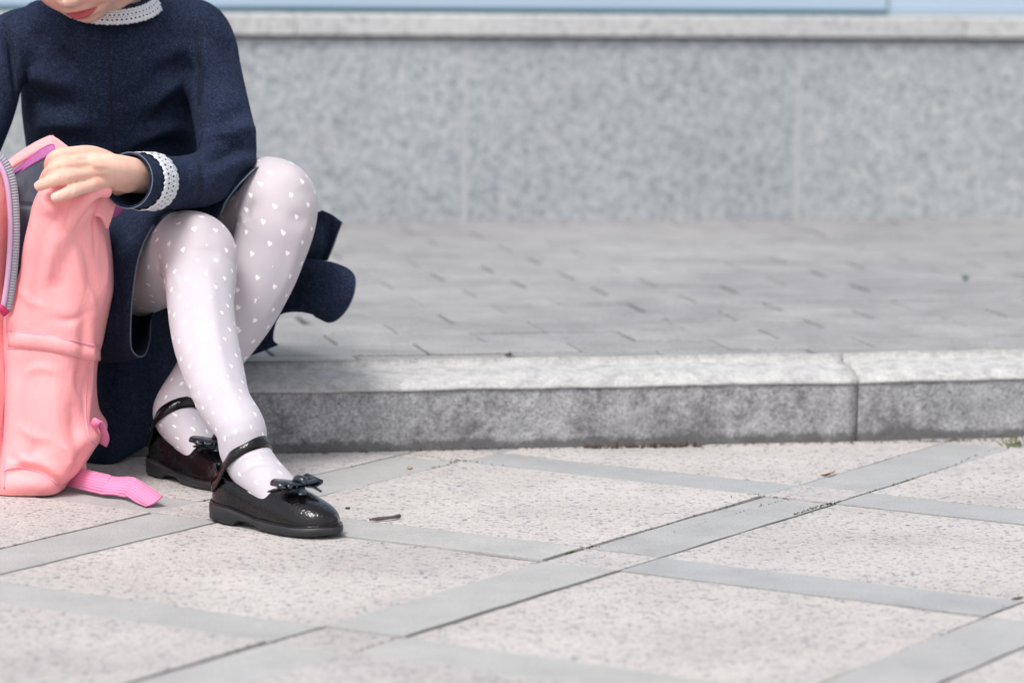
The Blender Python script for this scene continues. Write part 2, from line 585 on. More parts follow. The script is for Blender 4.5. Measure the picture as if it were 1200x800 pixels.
def ribbon_geo(path, side, width, thick, per=6, taper=None):
    """flat band: path points, side vectors (width direction) per point"""
    P = catmull(path, per); Sd = catmull(side, per)
    T = np.gradient(P, axis=0); T /= np.linalg.norm(T, axis=1)[:, None]
    Sd = Sd - T * (Sd * T).sum(1)[:, None]
    Sd /= np.linalg.norm(Sd, axis=1)[:, None]
    N = np.cross(T, Sd)
    L = np.r_[0, np.cumsum(np.linalg.norm(np.diff(P, axis=0), axis=1))]
    V, UV = [], []
    for i in range(len(P)):
        wd = width if taper is None else width * taper(i / (len(P) - 1))
        for sw, st in ((-.5, -.5), (0, -.62), (.5, -.5), (.5, .5), (0, .62), (-.5, .5)):
            V.append(P[i] + Sd[i] * wd * sw + N[i] * thick * st)
            UV.append((L[i], sw + .5))
    Fc = []
    for i in range(len(P) - 1):
        for j in range(6):
            a, b = i * 6 + j, i * 6 + (j + 1) % 6
            Fc.append((a, b, b + 6, a + 6))
    Fc.append((5, 4, 3, 2, 1, 0)); e = (len(P) - 1) * 6
    Fc.append(tuple(range(e, e + 6)))
    return np.array(V), Fc, UV

def line_tube(name, pts, r, mat, parent, per=4, n=6):
    pts = np.asarray(pts, float)
    if len(pts) < 2:
        return None
    t0 = pts[1] - pts[0]
    upv = (0, 0, 1) if abs(t0[2]) < .8 * np.linalg.norm(t0) else (0, 1, 0)
    V, Fc = tube_geo(np.c_[pts, np.full(len(pts), r)], n, per, upv)
    return link(name, mesh(name, V, Fc), mat, parent)

def join_geo(parts):
    V, Fc, k = [], [], 0
    for v, f in parts:
        V.append(np.asarray(v)); Fc += [tuple(i + k for i in ff) for ff in f]; k += len(v)
    return np.concatenate(V), Fc

def modified(me, mods):
    """run modifiers on a mesh and return the result"""
    o = bpy.data.objects.new('work', me)
    COL.objects.link(o)
    for typ, kw in mods:
        md = o.modifiers.new('m', typ)
        for k, v in kw.items():
            setattr(md, k, v)
    dg = bpy.context.evaluated_depsgraph_get()
    dg.update()
    r = bpy.data.meshes.new_from_object(o.evaluated_get(dg))
    bpy.data.objects.remove(o)
    return r
def fuse(parts, voxel, smooth=6):
    V, Fc = join_geo(parts)
    return modified(mesh('fuse', V, Fc), [('REMESH', dict(mode='VOXEL', voxel_size=voxel)), ('SMOOTH', dict(iterations=smooth, factor=.5))])

def coords(me):
    a = np.empty(len(me.vertices) * 3, np.float32); me.vertices.foreach_get('co', a); return a.reshape(-1, 3).astype(float)
def normals(me):
    a = np.empty(len(me.vertices) * 3, np.float32); me.vertices.foreach_get('normal', a); return a.reshape(-1, 3).astype(float)
def set_coords(me, c):
    me.vertices.foreach_set('co', np.asarray(c, np.float32).ravel()); me.update()
def bvh(me):
    return BVHTree.FromPolygons([v.co[:] for v in me.vertices], [p.vertices[:] for p in me.polygons])
def hits(tree, pix, lift=0.0):
    out = []
    for px, py in pix:
        d = Vector(ray(px, py)); d.normalize()
        loc, nrm, i, dist = tree.ray_cast(Vector(CAM), d)
        if loc is not None:
            out.append(np.array(loc) + np.array(nrm) * lift)
    return np.array(out)
def densify(pix, per=6):
    return catmull(np.asarray(pix, float), per)
def folds(me, specs, taper=True, gain=1.0):
    """specs: (pixel polyline, amplitude m, half width m): real ridges (+) and valleys (-) pushed into a cloth mesh"""
    tree = bvh(me)
    co, no = coords(me), normals(me)
    off = np.zeros(len(co))
    for pix, amp, wd in specs:
        L = hits(tree, densify(pix, 16))
        if len(L) < 2:
            continue
        tp = np.sin(np.linspace(.25, np.pi - .25, len(L))) if taper else np.ones(len(L))
        lo, hi = L.min(0) - 3 * wd, L.max(0) + 3 * wd
        sel = np.where(((co > lo) & (co < hi)).all(1))[0]
        if not len(sel): continue
        d2 = ((co[sel][:, None, :] - L[None]) ** 2).sum(2)
        j = d2.argmin(1)
        off[sel] += amp * tp[j] * np.exp(-d2[np.arange(len(sel)), j] / (2 * (wd * .6) ** 2))
    set_coords(me, co + no * (off * gain)[:, None])
def attr(me, name, vals):
    a = me.attributes.new(name, 'FLOAT', 'POINT')
    a.data.foreach_set('value', np.asarray(vals, np.float32))
def box_geo(x0, x1, y0, y1, z0, z1, bev=0.0):
    """box with its four top edges chamfered"""
    b = bev
    V = [(x0, y0, z0), (x1, y0, z0), (x1, y1, z0), (x0, y1, z0), (x0, y0, z1 - b), (x1, y0, z1 - b), (x1, y1, z1 - b), (x0, y1, z1 - b),
         (x0 + b, y0 + b, z1), (x1 - b, y0 + b, z1), (x1 - b, y1 - b, z1), (x0 + b, y1 - b, z1)]
    Fc = [(3, 2, 1, 0), (0, 1, 5, 4), (1, 2, 6, 5), (2, 3, 7, 6), (3, 0, 4, 7), (4, 5, 9, 8), (5, 6, 10, 9), (6, 7, 11, 10), (7, 4, 8, 11), (8, 9, 10, 11)]
    return V, Fc

#SETTING
# ------------------------------------------------------------------ kerb line and platform frame
PSI = .2328
P_H = .0955                                        # platform height
T2 = np.array([math.cos(PSI), math.sin(PSI)])      # along the kerb
N2 = np.array([-math.sin(PSI), math.cos(PSI)])     # away from the camera
q = atz(432, 429, P_H)[:2]
D_BR = q @ N2                                      # first brick row starts here
S_BR = q @ T2
D_KF = float(np.mean([atz(400, 528.5)[:2] @ N2, atz(900, 519.5)[:2] @ N2]))   # foot of the kerb face
D_W = atz(800, 258, P_H)[:2] @ N2                  # wall base
ROT = Matrix.Rotation(PSI, 4, 'Z')
def wp(s, d, z=0.0):
    return np.array([*(s * T2 + d * N2), z])
def structure(name, me, mat, parent=None, smooth=False):
    o = link(name, me, mat, parent, smooth)
    if parent is None:
        o['kind'] = 'structure'
    return o
print('D_BR', D_BR, 'D_KF', D_KF, 'D_W', D_W, 'kerb depth', D_BR - D_KF)

# ground sheet under everything, seen as the soil in the joints
g = 150
gm = mesh('ground', [(-g, -g, -.0022), (g, -g, -.0022), (g, g, -.0022), (-g, g, -.0022)], [(0, 1, 2, 3)])
structure('ground', gm, 'joint_soil')

# forecourt paving
pave = bpy.data.objects.new('pavement', None); COL.objects.link(pave); pave['kind'] = 'structure'
TH, GA, GB = .5383, .5664 * H, .1246 * H
GU = np.array([math.sin(TH), math.cos(TH)]); GV = np.array([math.cos(TH), -math.sin(TH)])
G0 = np.array([.0497, 5.3709]) * H
PIT = GA + GB
def slab_mesh(name, lu, lv, thick=.05, gap=.0020, bev=.0005, seed=0):
    """paver with slightly worn, uneven edges; local x along u, y along v"""
    r = np.random.default_rng(seed)
    nu, nv = max(2, int(lu / .03)), max(2, int(lv / .03))
    def edge(a0, a1, b0, b1, n):
        return [(a0 + (a1 - a0) * i / n, b0 + (b1 - b0) * i / n) for i in range(n)]
    x0, x1, y0, y1 = gap, lu - gap, gap, lv - gap
    ring = edge(x0, x1, y0, y0, nu) + edge(x1, x1, y0, y1, nv) + edge(x1, x0, y1, y1, nu) + edge(x0, x0, y1, y0, nv)
    ring = np.array(ring); n = len(ring)
    cen = ring.mean(0)
    wob = np.convolve(np.r_[r.normal(0, .0012, n), 0, 0], [.25, .5, .25], 'same')[:n]
    dirn = np.sign(ring - cen) * (np.abs(ring - cen) > np.array([(lu / 2 - gap) - 1e-4, (lv / 2 - gap) - 1e-4]))
    outer = ring + dirn * wob[:, None]
    chip = np.abs(r.normal(0, .0004, n))
    inner = outer - dirn * (bev + chip)[:, None]
    V = [(*p, -thick) for p in outer] + [(*p, -bev * .6 - c * .3) for p, c in zip(outer, chip)] + [(*p, 0) for p in inner]
    Fc = []
    for k in range(2):
        for i in range(n):
            j = (i + 1) % n
            Fc.append((k * n + j, k * n + i, (k + 1) * n + i, (k + 1) * n + j)[::-1])
    Fc.append(tuple(range(2 * n, 3 * n)))
    me = mesh(name, V, Fc)
    # local (x=u, y=v) is left handed seen from above: flip
    me.flip_normals()
    return me
BIG = [slab_mesh('slab', GA, GA, seed=i) for i in range(3)]
STRU = [slab_mesh('strip', GA, GB, seed=10 + i) for i in range(3)]
STRV = [slab_mesh('strip', GB, GA, seed=20 + i) for i in range(3)]
SQ = [slab_mesh('square', GB, GB, seed=30 + i) for i in range(2)]
for ms, mt in ((BIG, 'exposed_aggregate'), (STRU, 'plain_paver_concrete'), (STRV, 'plain_paver_concrete'), (SQ, 'exposed_aggregate')):
    for m_ in ms: m_.materials.append(MATS[mt])
def lay(name, me, u, v):
    p = G0 + u * GU + v * GV
    c = p + PIT * .5 * (GU + GV)
    if c @ N2 > D_KF + .36 or c[1] < 1.9 or abs(c[0]) > 2.3:
        return
    o = bpy.data.objects.new(name, me); COL.objects.link(o); o.parent = pave
    tilt = [rng.gauss(0, .0010) for _ in range(2)]
    R = Matrix(((GU[0], GV[0], 0), (GU[1], GV[1], 0), (0, 0, 1))).to_4x4()
    o.matrix_world = Matrix.Translation((p[0], p[1], rng.gauss(0, .0005))) @ R @ Matrix.Rotation(tilt[0], 4, 'X') @ Matrix.Rotation(tilt[1], 4, 'Y')
for i in range(-9, 9):
    for j in range(-9, 9):
        u, v = i * PIT, j * PIT
        lay('paving_square', rng.choice(SQ), u, v)
        lay('paving_slab', rng.choice(BIG), u + GB, v + GB)
        lay('paving_strip', rng.choice(STRU), u + GB, v)
        lay('paving_strip', rng.choice(STRV), u, v + GB)

# kerb: 1 m concrete stones
kerb = bpy.data.objects.new('kerb', None); COL.objects.link(kerb); kerb['kind'] = 'structure'
KD = D_BR - D_KF - .002
prof = np.array([(0, -.06), (0, -.01), (0, .02), (0, .045), (.0005, .066), (.0008, .0725), (-.0018, .0738), (-.002, .0765), (.002, .0805), (.010, .0855), (.022, .0895), (KD * .75, .0935), (KD - .004, .0950), (KD, .0935), (KD, -.06)])
def kerb_mesh(L, seed):
    r = np.random.default_rng(seed)
    pr = catmull(prof, 2)
    pl = np.r_[0, np.cumsum(np.linalg.norm(np.diff(pr, axis=0), axis=1))]
    n = int(L / .0125)
    V, UV, Fc = [], [], []
    s = np.linspace(.0015, L - .0015, n + 1)
    ph = r.uniform(0, 6, 8)
    m = len(pr)
    nz = r.normal(0, 1, (n + 1, m))
    nz = (nz + np.roll(nz, 1, 0) + np.roll(nz, 1, 1) + np.roll(np.roll(nz, 1, 0), 1, 1)) / 4
    for i, a in enumerate(s):
        e = min(a, L - a)
        end = .0016 * math.exp(-(e / .004))
        for k, (y, z) in enumerate(pr):
            wv = .0006 * math.sin(a * 21 + ph[0]) + .0005 * math.sin(a * 47 + ph[1]) + .00045 * nz[i, k]
            V.append((a, y + wv + end * (1 if z < .08 else .3), z + wv * .6 - (end * .7 if z > .07 else 0)))
            vv = min(1, max(0, z / .0735)) * .7 if z < .0737 and y < .02 else .75 + .25 * min(1, max(0, y / KD))
            UV.append((a, vv))
    for i in range(n):
        for k in range(m - 1):
            a = i * m + k
            Fc.append((a, a + m, a + m + 1, a + 1))
    Fc.append(tuple(range(m))); Fc.append(tuple(range(n * m + m - 1, n * m - 1, -1)))
    return mesh('kerb_stone', V, Fc, UV)
JS = wp(0, 0)[:2]
sj = atz(1003, 516)[:2] @ T2
for k in range(-4, 3):
    o = structure('kerb_stone', kerb_mesh(1.0, 40 + k), 'weathered_kerb_concrete', kerb, True)
    p = wp(sj + k * 1.0, D_KF + rng.gauss(0, .0008), rng.gauss(0, .0008))
    o.matrix_world = Matrix.Translation(Vector(p)) @ ROT

# platform paved in running-bond blocks
plat = bpy.data.objects.new('raised_walkway', None); COL.objects.link(plat); plat['kind'] = 'structure'
BL, BW = .2663 / .84 * (1 - P_H / H) * H, .1374 / .84 * (1 - P_H / H) * H
a_, b_, c_, d_ = wp(-5, D_BR - .03), wp(6, D_BR - .03), wp(6, D_W + .3), wp(-5, D_W + .3)
structure('joint_bed', mesh('bed', [(*x[:2], P_H - .0055) for x in (a_, b_, c_, d_)], [(0, 1, 2, 3)]), 'joint_sand', plat)
nrow = int(math.ceil((D_W + .02 - D_BR) / BW))
gp_ = .0034
BR = [mesh('block', *box_geo(e_, BL - e_, gp_, BW - gp_, -.05, 0, .0014)) for e_ in (.0012, .0024, .0034, .0048)]
for m_ in BR: m_.materials.append(MATS['grey_block_paver'])
far = []
for r_ in range(nrow):
    off = 0 if r_ % 2 == 0 else .5
    for k in range(-14, 16):
        s0 = S_BR + (k + off) * BL + rng.gauss(0, .0012); d0 = D_BR + .001 + r_ * BW
        cx, cy = (s0 + BL / 2) * T2 + (d0 + BW / 2) * N2
        pxx = 600 + F * cx / cy
        mw = Matrix.Translation(Vector(wp(s0, d0, P_H + max(-.001, min(.001, rng.gauss(0, .0007)))))) @ ROT @ Matrix.Rotation(max(-.006, min(.006, rng.gauss(0, .0035))), 4, 'X') @ Matrix.Rotation(max(-.004, min(.004, rng.gauss(0, .0025))), 4, 'Y')
        if -200 < pxx < 1330:
            o = bpy.data.objects.new('paving_block', rng.choice(BR)); COL.objects.link(o); o.parent = plat
            o.matrix_world = mw
        elif -1500 < pxx < 2700:
            v, f = box_geo(.0036, BL - .0036, gp_, BW - gp_, -.05, 0, .0016)
            far.append((np.array([mw @ Vector(x) for x in v]), f))
o = structure('outlying_paving_blocks', mesh('far', *join_geo(far)), 'grey_block_paver', plat); o['kind'] = 'stuff'

# granite plinth wall and coping
WALL_H = at(800, 44.4, 1.0)  # direction only
def wall_z(py, d=None):
    dd = ray(800, py); k = (D_W if d is None else d) / (dd[:2] @ N2)
    return H + dd[2] * k
z_cb, z_ct = wall_z(44.5), wall_z(18.5)
wall = empty('plinth_wall', wp(0, D_W, P_H), 'low speckled grey granite wall with pale coping behind the raised walkway', 'wall')
def wpx(px):    # distance along the wall for a photo column at its mid height
    dd = ray(px, 150); k = D_W / (dd[:2] @ N2); return (dd[:2] * k) @ T2
PW = wpx(935) - wpx(545)
s_start = wpx(545)
bk = box_geo(-6, 7, .0015, .34, 0, z_cb - .0035)
o = link('wall_core', mesh('core', [wp(x, D_W + y, z) for x, y, z in bk[0]], bk[1]), 'grout', wall, False)
for k in range(-7, 9):
    s0 = s_start + k * PW
    v, f = box_geo(.005, PW - .005, 0, .0012, P_H - .02, z_cb - .004, 0)
    o = link('granite_panel', mesh('panel', [wp(s0 + x, D_W + y, z) for x, y, z in v], f), 'grey_granite', wall, False)
for k in range(-5, 6):
    v, f = box_geo(.001, PW * 2 - .001, -.012, .30, z_cb + .003, z_ct, .003)
    link('coping_stone', mesh('cope', [wp(s_start - PW * .5 + k * 2 * PW + x, D_W + y, z) for x, y, z in v], f), 'pale_granite', wall, False)
v, f = box_geo(-6, 7, -.002, .30, z_cb - .003, z_cb + .0028)
link('painted_shadow_line', mesh('sj', [wp(x, D_W + y, z) for x, y, z in v], f), 'painted_gap_shade', wall, False)  # solid dark strip painted as the shade line below the coping

# glazed front above the plinth
gl = empty('glass_front', wp(0, D_W + .1, z_ct), 'glazed shopfront, reflected sky painted pale blue, with teal base rail above granite plinth', 'shopfront')
GD = D_W + .05
zr = z_ct + .0085
s_m = wpx(1046)
def gbox(name, s0, s1, d0, d1, z0, z1, mat):
    v, f = box_geo(s0, s1, d0, d1, z0, z1)
    return link(name, mesh(name, [wp(x, y, z) for x, y, z in v], f), mat, gl, False)
gbox('base_rail', -6, s_m, GD - .012, GD + .05, z_ct + .001, zr, 'teal_frame')
gbox('base_rail', s_m + .001, 7, GD - .008, GD + .05, z_ct + .001, zr, 'pale_frame')
for a0, a1 in ((-6, s_m - 4.2), (s_m - 4.19, s_m - 2.1), (s_m - 2.09, s_m), (s_m + .005, s_m + 2.1), (s_m + 2.11, 7)):
    gbox('pane', a0, a1, GD, GD + .012, zr + .001, 3.0, 'painted_sky_glass')
gbox('head_rail', -6, 7, GD - .02, GD + .06, 3.001, 3.12, 'pale_frame')


#PERSON
# ------------------------------------------------------------------ the seated child
base = at(150, 430, 4.66); base[2] = P_H
person = empty('person', base, 'child in navy denim dress and white heart tights sitting on the kerb', 'person')
def A(px, py, d, *r):
    return (*at(px, py, d), *r)

# --- shoes -------------------------------------------------------------
SL = .181
def shoe_frame(heel, deg):
    h = atz(*heel)
    a = math.radians(deg)
    return Matrix.Translation((h[0], h[1], .0012)) @ Matrix.Rotation(a, 4, 'Z')
FR = shoe_frame((252, 606), -40)
BK = shoe_frame((180, 552.5), -49)
def prof_w(x):      # half width of the last
    xs = np.array([0, .03, .10, .22, .40, .55, .68, .80, .90, .96, .99, 1.0]); ws = np.array([0, .012, .0200, .0245, .0250, .0280, .0312, .0302, .0245, .0160, .0078, 0])
    return np.interp(x, xs, ws)
def prof_h(x):      # virtual height of the closed last above the sole
    xs = np.array([0, .06, .2, .35, .5, .62, .75, .88, .96, 1.0]); hs_ = np.array([.050, .052, .050, .046, .041, .0395, .0330, .0250, .017, .010])
    return np.interp(x, xs, hs_)
def sole_top(x):
    return np.interp(x, [0, .25, .48, .8, 1.0], [.0195, .018, .0108, .0098, .0118])
def smooth1(f, x):
    e = .012
    return sum(f(np.clip(x + k * e, 0, 1)) for k in (-2, -1, 0, 1, 2)) / 5 if 0 < x < 1 else f(x)
XTH = .63
def opening(x):
    if x >= XTH: return 0.0
    b = 1.02 * math.sqrt(max(0, 1 - (x / XTH) ** 4.5))
    return b * (1 - .30 * math.exp(-(x / .10) ** 2))
def upper_pt(x, ph, grow=0.0):
    wv, hv = smooth1(prof_w, x) + grow, smooth1(prof_h, x) + grow
    c, s_ = math.cos(ph), math.sin(ph)
    e = .80
    y = wv * math.copysign(abs(c) ** e, c)
    z = sole_top(x) + hv * abs(s_) ** e
    return (x * SL, y, z - .002)
def make_shoe(mat, label):
    root = bpy.data.objects.new('shoe', None); COL.objects.link(root)
    root.parent = person
    root.matrix_parent_inverse = person.matrix_world.inverted()
    root['label'] = label
    Wm = np.array(mat)
    def X(pts):
        pts = np.asarray(pts, float); return pts @ Wm[:3, :3].T + Wm[:3, 3]
    xs = np.unique(np.r_[.5 - .5 * np.cos(np.linspace(0, np.pi, 54))])
    K = 14
    V, Fc = [], []
    for sgn in (1, -1):
        b0 = len(V)
        for x in xs:
            pr = math.pi / 2 - opening(x)
            for k in range(K + 1):
                p = upper_pt(x, pr * k / K)
                V.append((p[0], p[1] * sgn, p[2]))
        for i in range(len(xs) - 1):
            for k in range(K):
                a = b0 + i * (K + 1) + k
                f = (a, a + K + 1, a + K + 2, a + 1)
                Fc.append(f if sgn < 0 else f[::-1])
    me = mesh('upper', X(V), Fc)
    bm = bmesh.new(); bm.from_mesh(me)
    bmesh.ops.remove_doubles(bm, verts=bm.verts, dist=.0004)
    bmesh.ops.recalc_face_normals(bm, faces=bm.faces)
    bm.to_mesh(me); bm.free()
    me = modified(me, [('SOLIDIFY', dict(thickness=.0018, offset=-1.0)), ('SUBSURF', dict(levels=1))])
    up = link('upper', me, 'black_patent_leather', root)
    # rolled binding round the opening
    rim = []
    for x in xs[xs < XTH]:
        rim.append(upper_pt(x, math.pi / 2 - opening(x)))
    rim = np.array(rim[2::2])
    loop = np.r_[rim, [[XTH * SL, 0, upper_pt(XTH, math.pi / 2)[2]]], (rim * [1, -1, 1])[::-1]]
    lp = catmull(loop, 3, True)
    Vt, Ft = tube_geo(np.c_[X(np.r_[lp, lp[:1]]), np.full(len(lp) + 1, .0017)], 8, 1)
    link('binding', mesh('binding', Vt, Ft), 'black_patent_leather', up)
    # insole
    ins = [(x * SL, y * (smooth1(prof_w, x) - .002), sole_top(x) + .002) for x in xs[1:-1] for y in (-1, 1)]
    link('insole', mesh('insole', X(ins), [(2 * i, 2 * i + 1, 2 * i + 3, 2 * i + 2) for i in range(len(xs) - 3)]), 'shoe_lining', up)
    # sole: outline rings bottom to top
    oc = np.concatenate([np.linspace(0, 1, 40), np.linspace(1, 0, 40)[1:-1]])
    side = np.r_[np.ones(40), -np.ones(38)]
    xs2 = .5 - .5 * np.cos(np.pi * oc)
    def ring(g, zf):
        r = []
        for x, sd_ in zip(xs2, side):
            wv = smooth1(prof_w, x)
            cxx = x * SL + (g if x > .5 else -g) * (1 - min(1, wv / .02)) 
            r.append((cxx, sd_ * (wv + g * min(1, wv / .012 + .15)), zf(x)))
        return r
    def zbot(x):
        heel = 0 if x < .30 else (.0055 if x < .46 else max(0, .0055 - (x - .46) * .09))
        return heel + max(0, x - .82) ** 2 * .10
    rings = [ring(.0005, zbot), ring(.0028, lambda x: zbot(x) + .0018), ring(.0034, lambda x: max(zbot(x) + .004, sole_top(x) - .0045)), ring(.0030, lambda x: sole_top(x) - .0012), ring(.0002, lambda x: sole_top(x) + .0004)]
    n = len(xs2)
    Vs = np.concatenate([np.array(r) for r in rings])
    Fs = [(k * n + i, k * n + (i + 1) % n, (k + 1) * n + (i + 1) % n, (k + 1) * n + i) for k in range(len(rings) - 1) for i in range(n)]
    for k in range(1, 39):      # strips across bottom and top
        for base_, fl in ((0, 1), ((len(rings) - 1) * n, -1)):
            a, b, c, d = base_ + k, base_ + k + 1, base_ + (n - k - 1), base_ + (n - k) % n
            Fs.append((a, d, c, b)[::fl])
    sm = mesh('sole', X(Vs), Fs)
    bm = bmesh.new(); bm.from_mesh(sm); bmesh.ops.recalc_face_normals(bm, faces=bm.faces); bm.to_mesh(sm); bm.free()
    link('sole', sm, 'rubber_sole', root)
    # welt stitching groove
    wl_ = np.array(ring(.0012, lambda x: sole_top(x) + .0006))
    Vt, Ft = tube_geo(np.c_[X(np.r_[wl_, wl_[:1]]), np.full(n + 1, .0012)], 6, 1)
    link('welt', mesh('welt', Vt, Ft), 'black_patent_leather', root)
    # bow on the vamp
    bx, bz = .70 * SL, smooth1(prof_h, .70) + sole_top(.70) + .0035
    bow = None
    parts = []
    for sg in (1, -1):
        for (ln, hh, wd, tl, dx) in ((.0290, .0055, .019, 1.0, -.001), (.0225, .0042, .013, 1.0, .006)):
            pl = np.array([(bx + dx, 0, bz + .003), (bx - .001 + dx, sg * ln * .5, bz + hh), (bx - .003 + dx, sg * ln * .95, bz + hh * 1.15), (bx - .003 + dx, sg * ln * 1.02, bz + hh * .25), (bx - .001 + dx, sg * ln * .5, bz - .001), (bx + dx, 0, bz + .001)])
            sv = np.array([(1, 0, -.25)] * 6) @ Wm[:3, :3].T
            g_ = ribbon_geo(X(pl), sv, wd, .0009, 6, lambda t: .42 + .58 * math.sin(math.pi * t) ** .7)
            parts.append((g_[0], g_[1]))
        pl = np.array([(bx + .003, sg * .002, bz + .001), (bx + .011, sg * .009, bz - .001), (bx + .019, sg * .015, bz - .006)])
        g_ = ribbon_geo(X(pl), (np.array([(.5, -.8 * sg, 0)] * 3)) @ Wm[:3, :3].T, .009, .0009, 4)
        parts.append((g_[0], g_[1]))
    bow = link('bow', mesh('bow', *join_geo(parts)), 'bow_ribbon', root)
    kn = tube_geo(np.c_[X([(bx - .007, 0, bz + .003), (bx - .003, 0, bz + .0065), (bx + .005, 0, bz + .0065), (bx + .010, 0, bz + .002)]), [.003, .0046, .0046, .003], [.004, .0055, .0055, .004]], 10, 4)
    link('knot', mesh('knot', *kn), 'bow_ribbon', bow)
    return root, X
shoeF, XF = make_shoe(FR, 'black patent strap shoe planted forward on an aggregate slab')
shoeB, XB = make_shoe(BK, 'black patent strap shoe tucked back beside the backpack strap')

# --- legs: control rows x y z r ------------------------------------------
def foot_rows(X, k=1.0):
    rows = []
    for (x, y, z, ru, rw) in ((.205, 0, .103, .0270, .0275), (.245, 0, .0775, .0262, .0268), (.335, 0, .0590, .0272, .0262), (.45, 0, .0465, .0232, .0250), (.60, 0, .0330, .0135, .0240), (.74, 0, .0265, .0090, .020), (.86, 0, .024, .007, .013)):
        rows.append((*X([(x * SL, y, z)])[0], ru * k, rw * k))
    return rows
R_leg = [A(78, 335, 4.70, .060, .060), A(112, 328, 4.62, .058, .058), A(160, 316, 4.50, .055, .055), A(200, 302, 4.40, .0515, .0515), A(228, 297, 4.345, .047, .0475), A(234, 325, 4.312, .0420, .0420), A(235, 358, 4.272, .0380, .0380), A(241, 400, 4.222, .0365, .0365), A(252, 440, 4.173, .0332, .0332), A(263, 472, 4.135, .0295, .0295)] + foot_rows(XF)
L_leg = [A(160, 318, 4.74, .068, .068), A(212, 285, 4.65, .062, .062), A(262, 256, 4.56, .056, .056), A(298, 238, 4.49, .052, .051), A(322, 235, 4.45, .049, .0485), A(324, 258, 4.435, .046, .0465), A(315, 292, 4.432, .0440, .0440), A(301, 327, 4.430, .0430, .0430), A(280, 367, 4.426, .0410, .0410), A(254, 408, 4.415, .0360, .0360), A(232, 443, 4.403, .0305, .0305)] + foot_rows(XB)[1:]
HL, HR_ = None, None
def leg_up(rows):
    a, b = np.array(rows[0][:3]), np.array(rows[1][:3]); return (0, 0, 1)
tights_parts = []
for rows, nm, upv in ((R_leg, 'tights', (0, 0, 1)), (L_leg, 'tights', (0, 0, 1))):
    V, Fc, UV = tube_uv(rows, 96, 20, upv, circ=.262)
    tights_parts.append((V, Fc, UV))
    k0 = np.array(rows[4][:3])
    co = np.asarray(V)
V = np.concatenate([tights_parts[0][0], tights_parts[1][0]])
nV = len(tights_parts[0][0])
Fc = tights_parts[0][1] + [tuple(i + nV for i in f) for f in tights_parts[1][1]]
UV = tights_parts[0][2] + tights_parts[1][2]
tm = mesh('tights', V, Fc, UV)
kn = [np.array(R_leg[4][:3]), np.array(L_leg[4][:3])]
co = coords(tm)
st_ = np.zeros(len(co))
for k_ in kn:
    st_ = np.maximum(st_, np.exp(-((co - k_) ** 2).sum(1) / (2 * .042 ** 2)))
attr(tm, 'stretch', st_)
# kneecap, shin and calf modelling
folds(tm, [([(215, 268), (232, 262), (248, 272)], .0055, .020), ([(322, 205), (345, 208), (352, 225)], .0055, .020), ([(226, 300), (244, 298), (258, 304)], -.0030, .012), ([(336, 252), (350, 258), (360, 262)], -.0030, .012), ([(246, 315), (248, 350), (254, 400), (266, 450), (276, 482)], .0030, .010), ([(352, 272), (344, 305), (330, 340), (308, 378)], .0028, .010), ([(216, 330), (218, 370), (226, 410)], -.0018, .012),
           ([(283, 262), (290, 246), (300, 236)], -.0035, .008), ([(276, 256), (282, 250)], .0015, .004),
           ([(185, 300), (192, 330), (196, 360)], -.003, .010), ([(205, 466), (222, 464), (236, 470)], .0012, .003), ([(202, 474), (220, 473), (238, 480)], .0012, .003), ([(200, 456), (215, 452), (232, 455)], .0010, .0035), ([(262, 512), (285, 505), (312, 503)], .0010, .0035), ([(258, 500), (280, 494), (304, 492)], .0009, .003), ([(272, 546), (290, 534), (316, 530)], .0010, .003), ([(282, 556), (300, 545), (324, 545)], .0009, .003), ([(290, 268), (284, 258), (282, 246)], .0014, .003), ([(296, 262), (290, 250), (290, 240)], -.0012, .003), ([(278, 272), (286, 262), (298, 256)], .0012, .003), ([(200, 318), (208, 330), (212, 346)], .0010, .004)])
link('tights', tm, 'white_heart_tights', person)
ttree = bvh(tm)
def strap(root, X, mat):
    Wm = np.array(mat)
    R3 = Wm[:3, :3]
    pts, sds = [], []
    for a in np.linspace(-148, 148, 41):
        ar = math.radians(a)
        k = (1 - math.cos(ar)) / 2 / ((1 - math.cos(math.radians(148))) / 2)       # 0 in front, 1 at the heel ends
        z = .0905 - .054 * k ** 1.15
        c = X([(.215 * SL, 0, z)])[0]
        d = R3 @ np.array([math.cos(ar), math.sin(ar), 0])
        loc, nr, fi, ds = ttree.ray_cast(Vector(c), Vector(d))
        r = ds if loc is not None else .027
        r = min(max(r, .022), .05)
        pts.append(c + d * (r + .0012 + .0035 * k ** 3)); sds.append(R3 @ np.array([math.cos(ar) * .35 + .30 * k, math.sin(ar) * .35, -.85]))
    P = np.array(pts)
    for _ in range(3):
        P[1:-1] = (P[:-2] + 2 * P[1:-1] + P[2:]) / 4
    V_, F_, U_ = ribbon_geo(P, np.array(sds), .0130, .0026, 2)
    st = link('strap', mesh('strap', V_, F_, U_), 'black_patent_leather', root)
strap(shoeF, XF, FR); strap(shoeB, XB, BK)

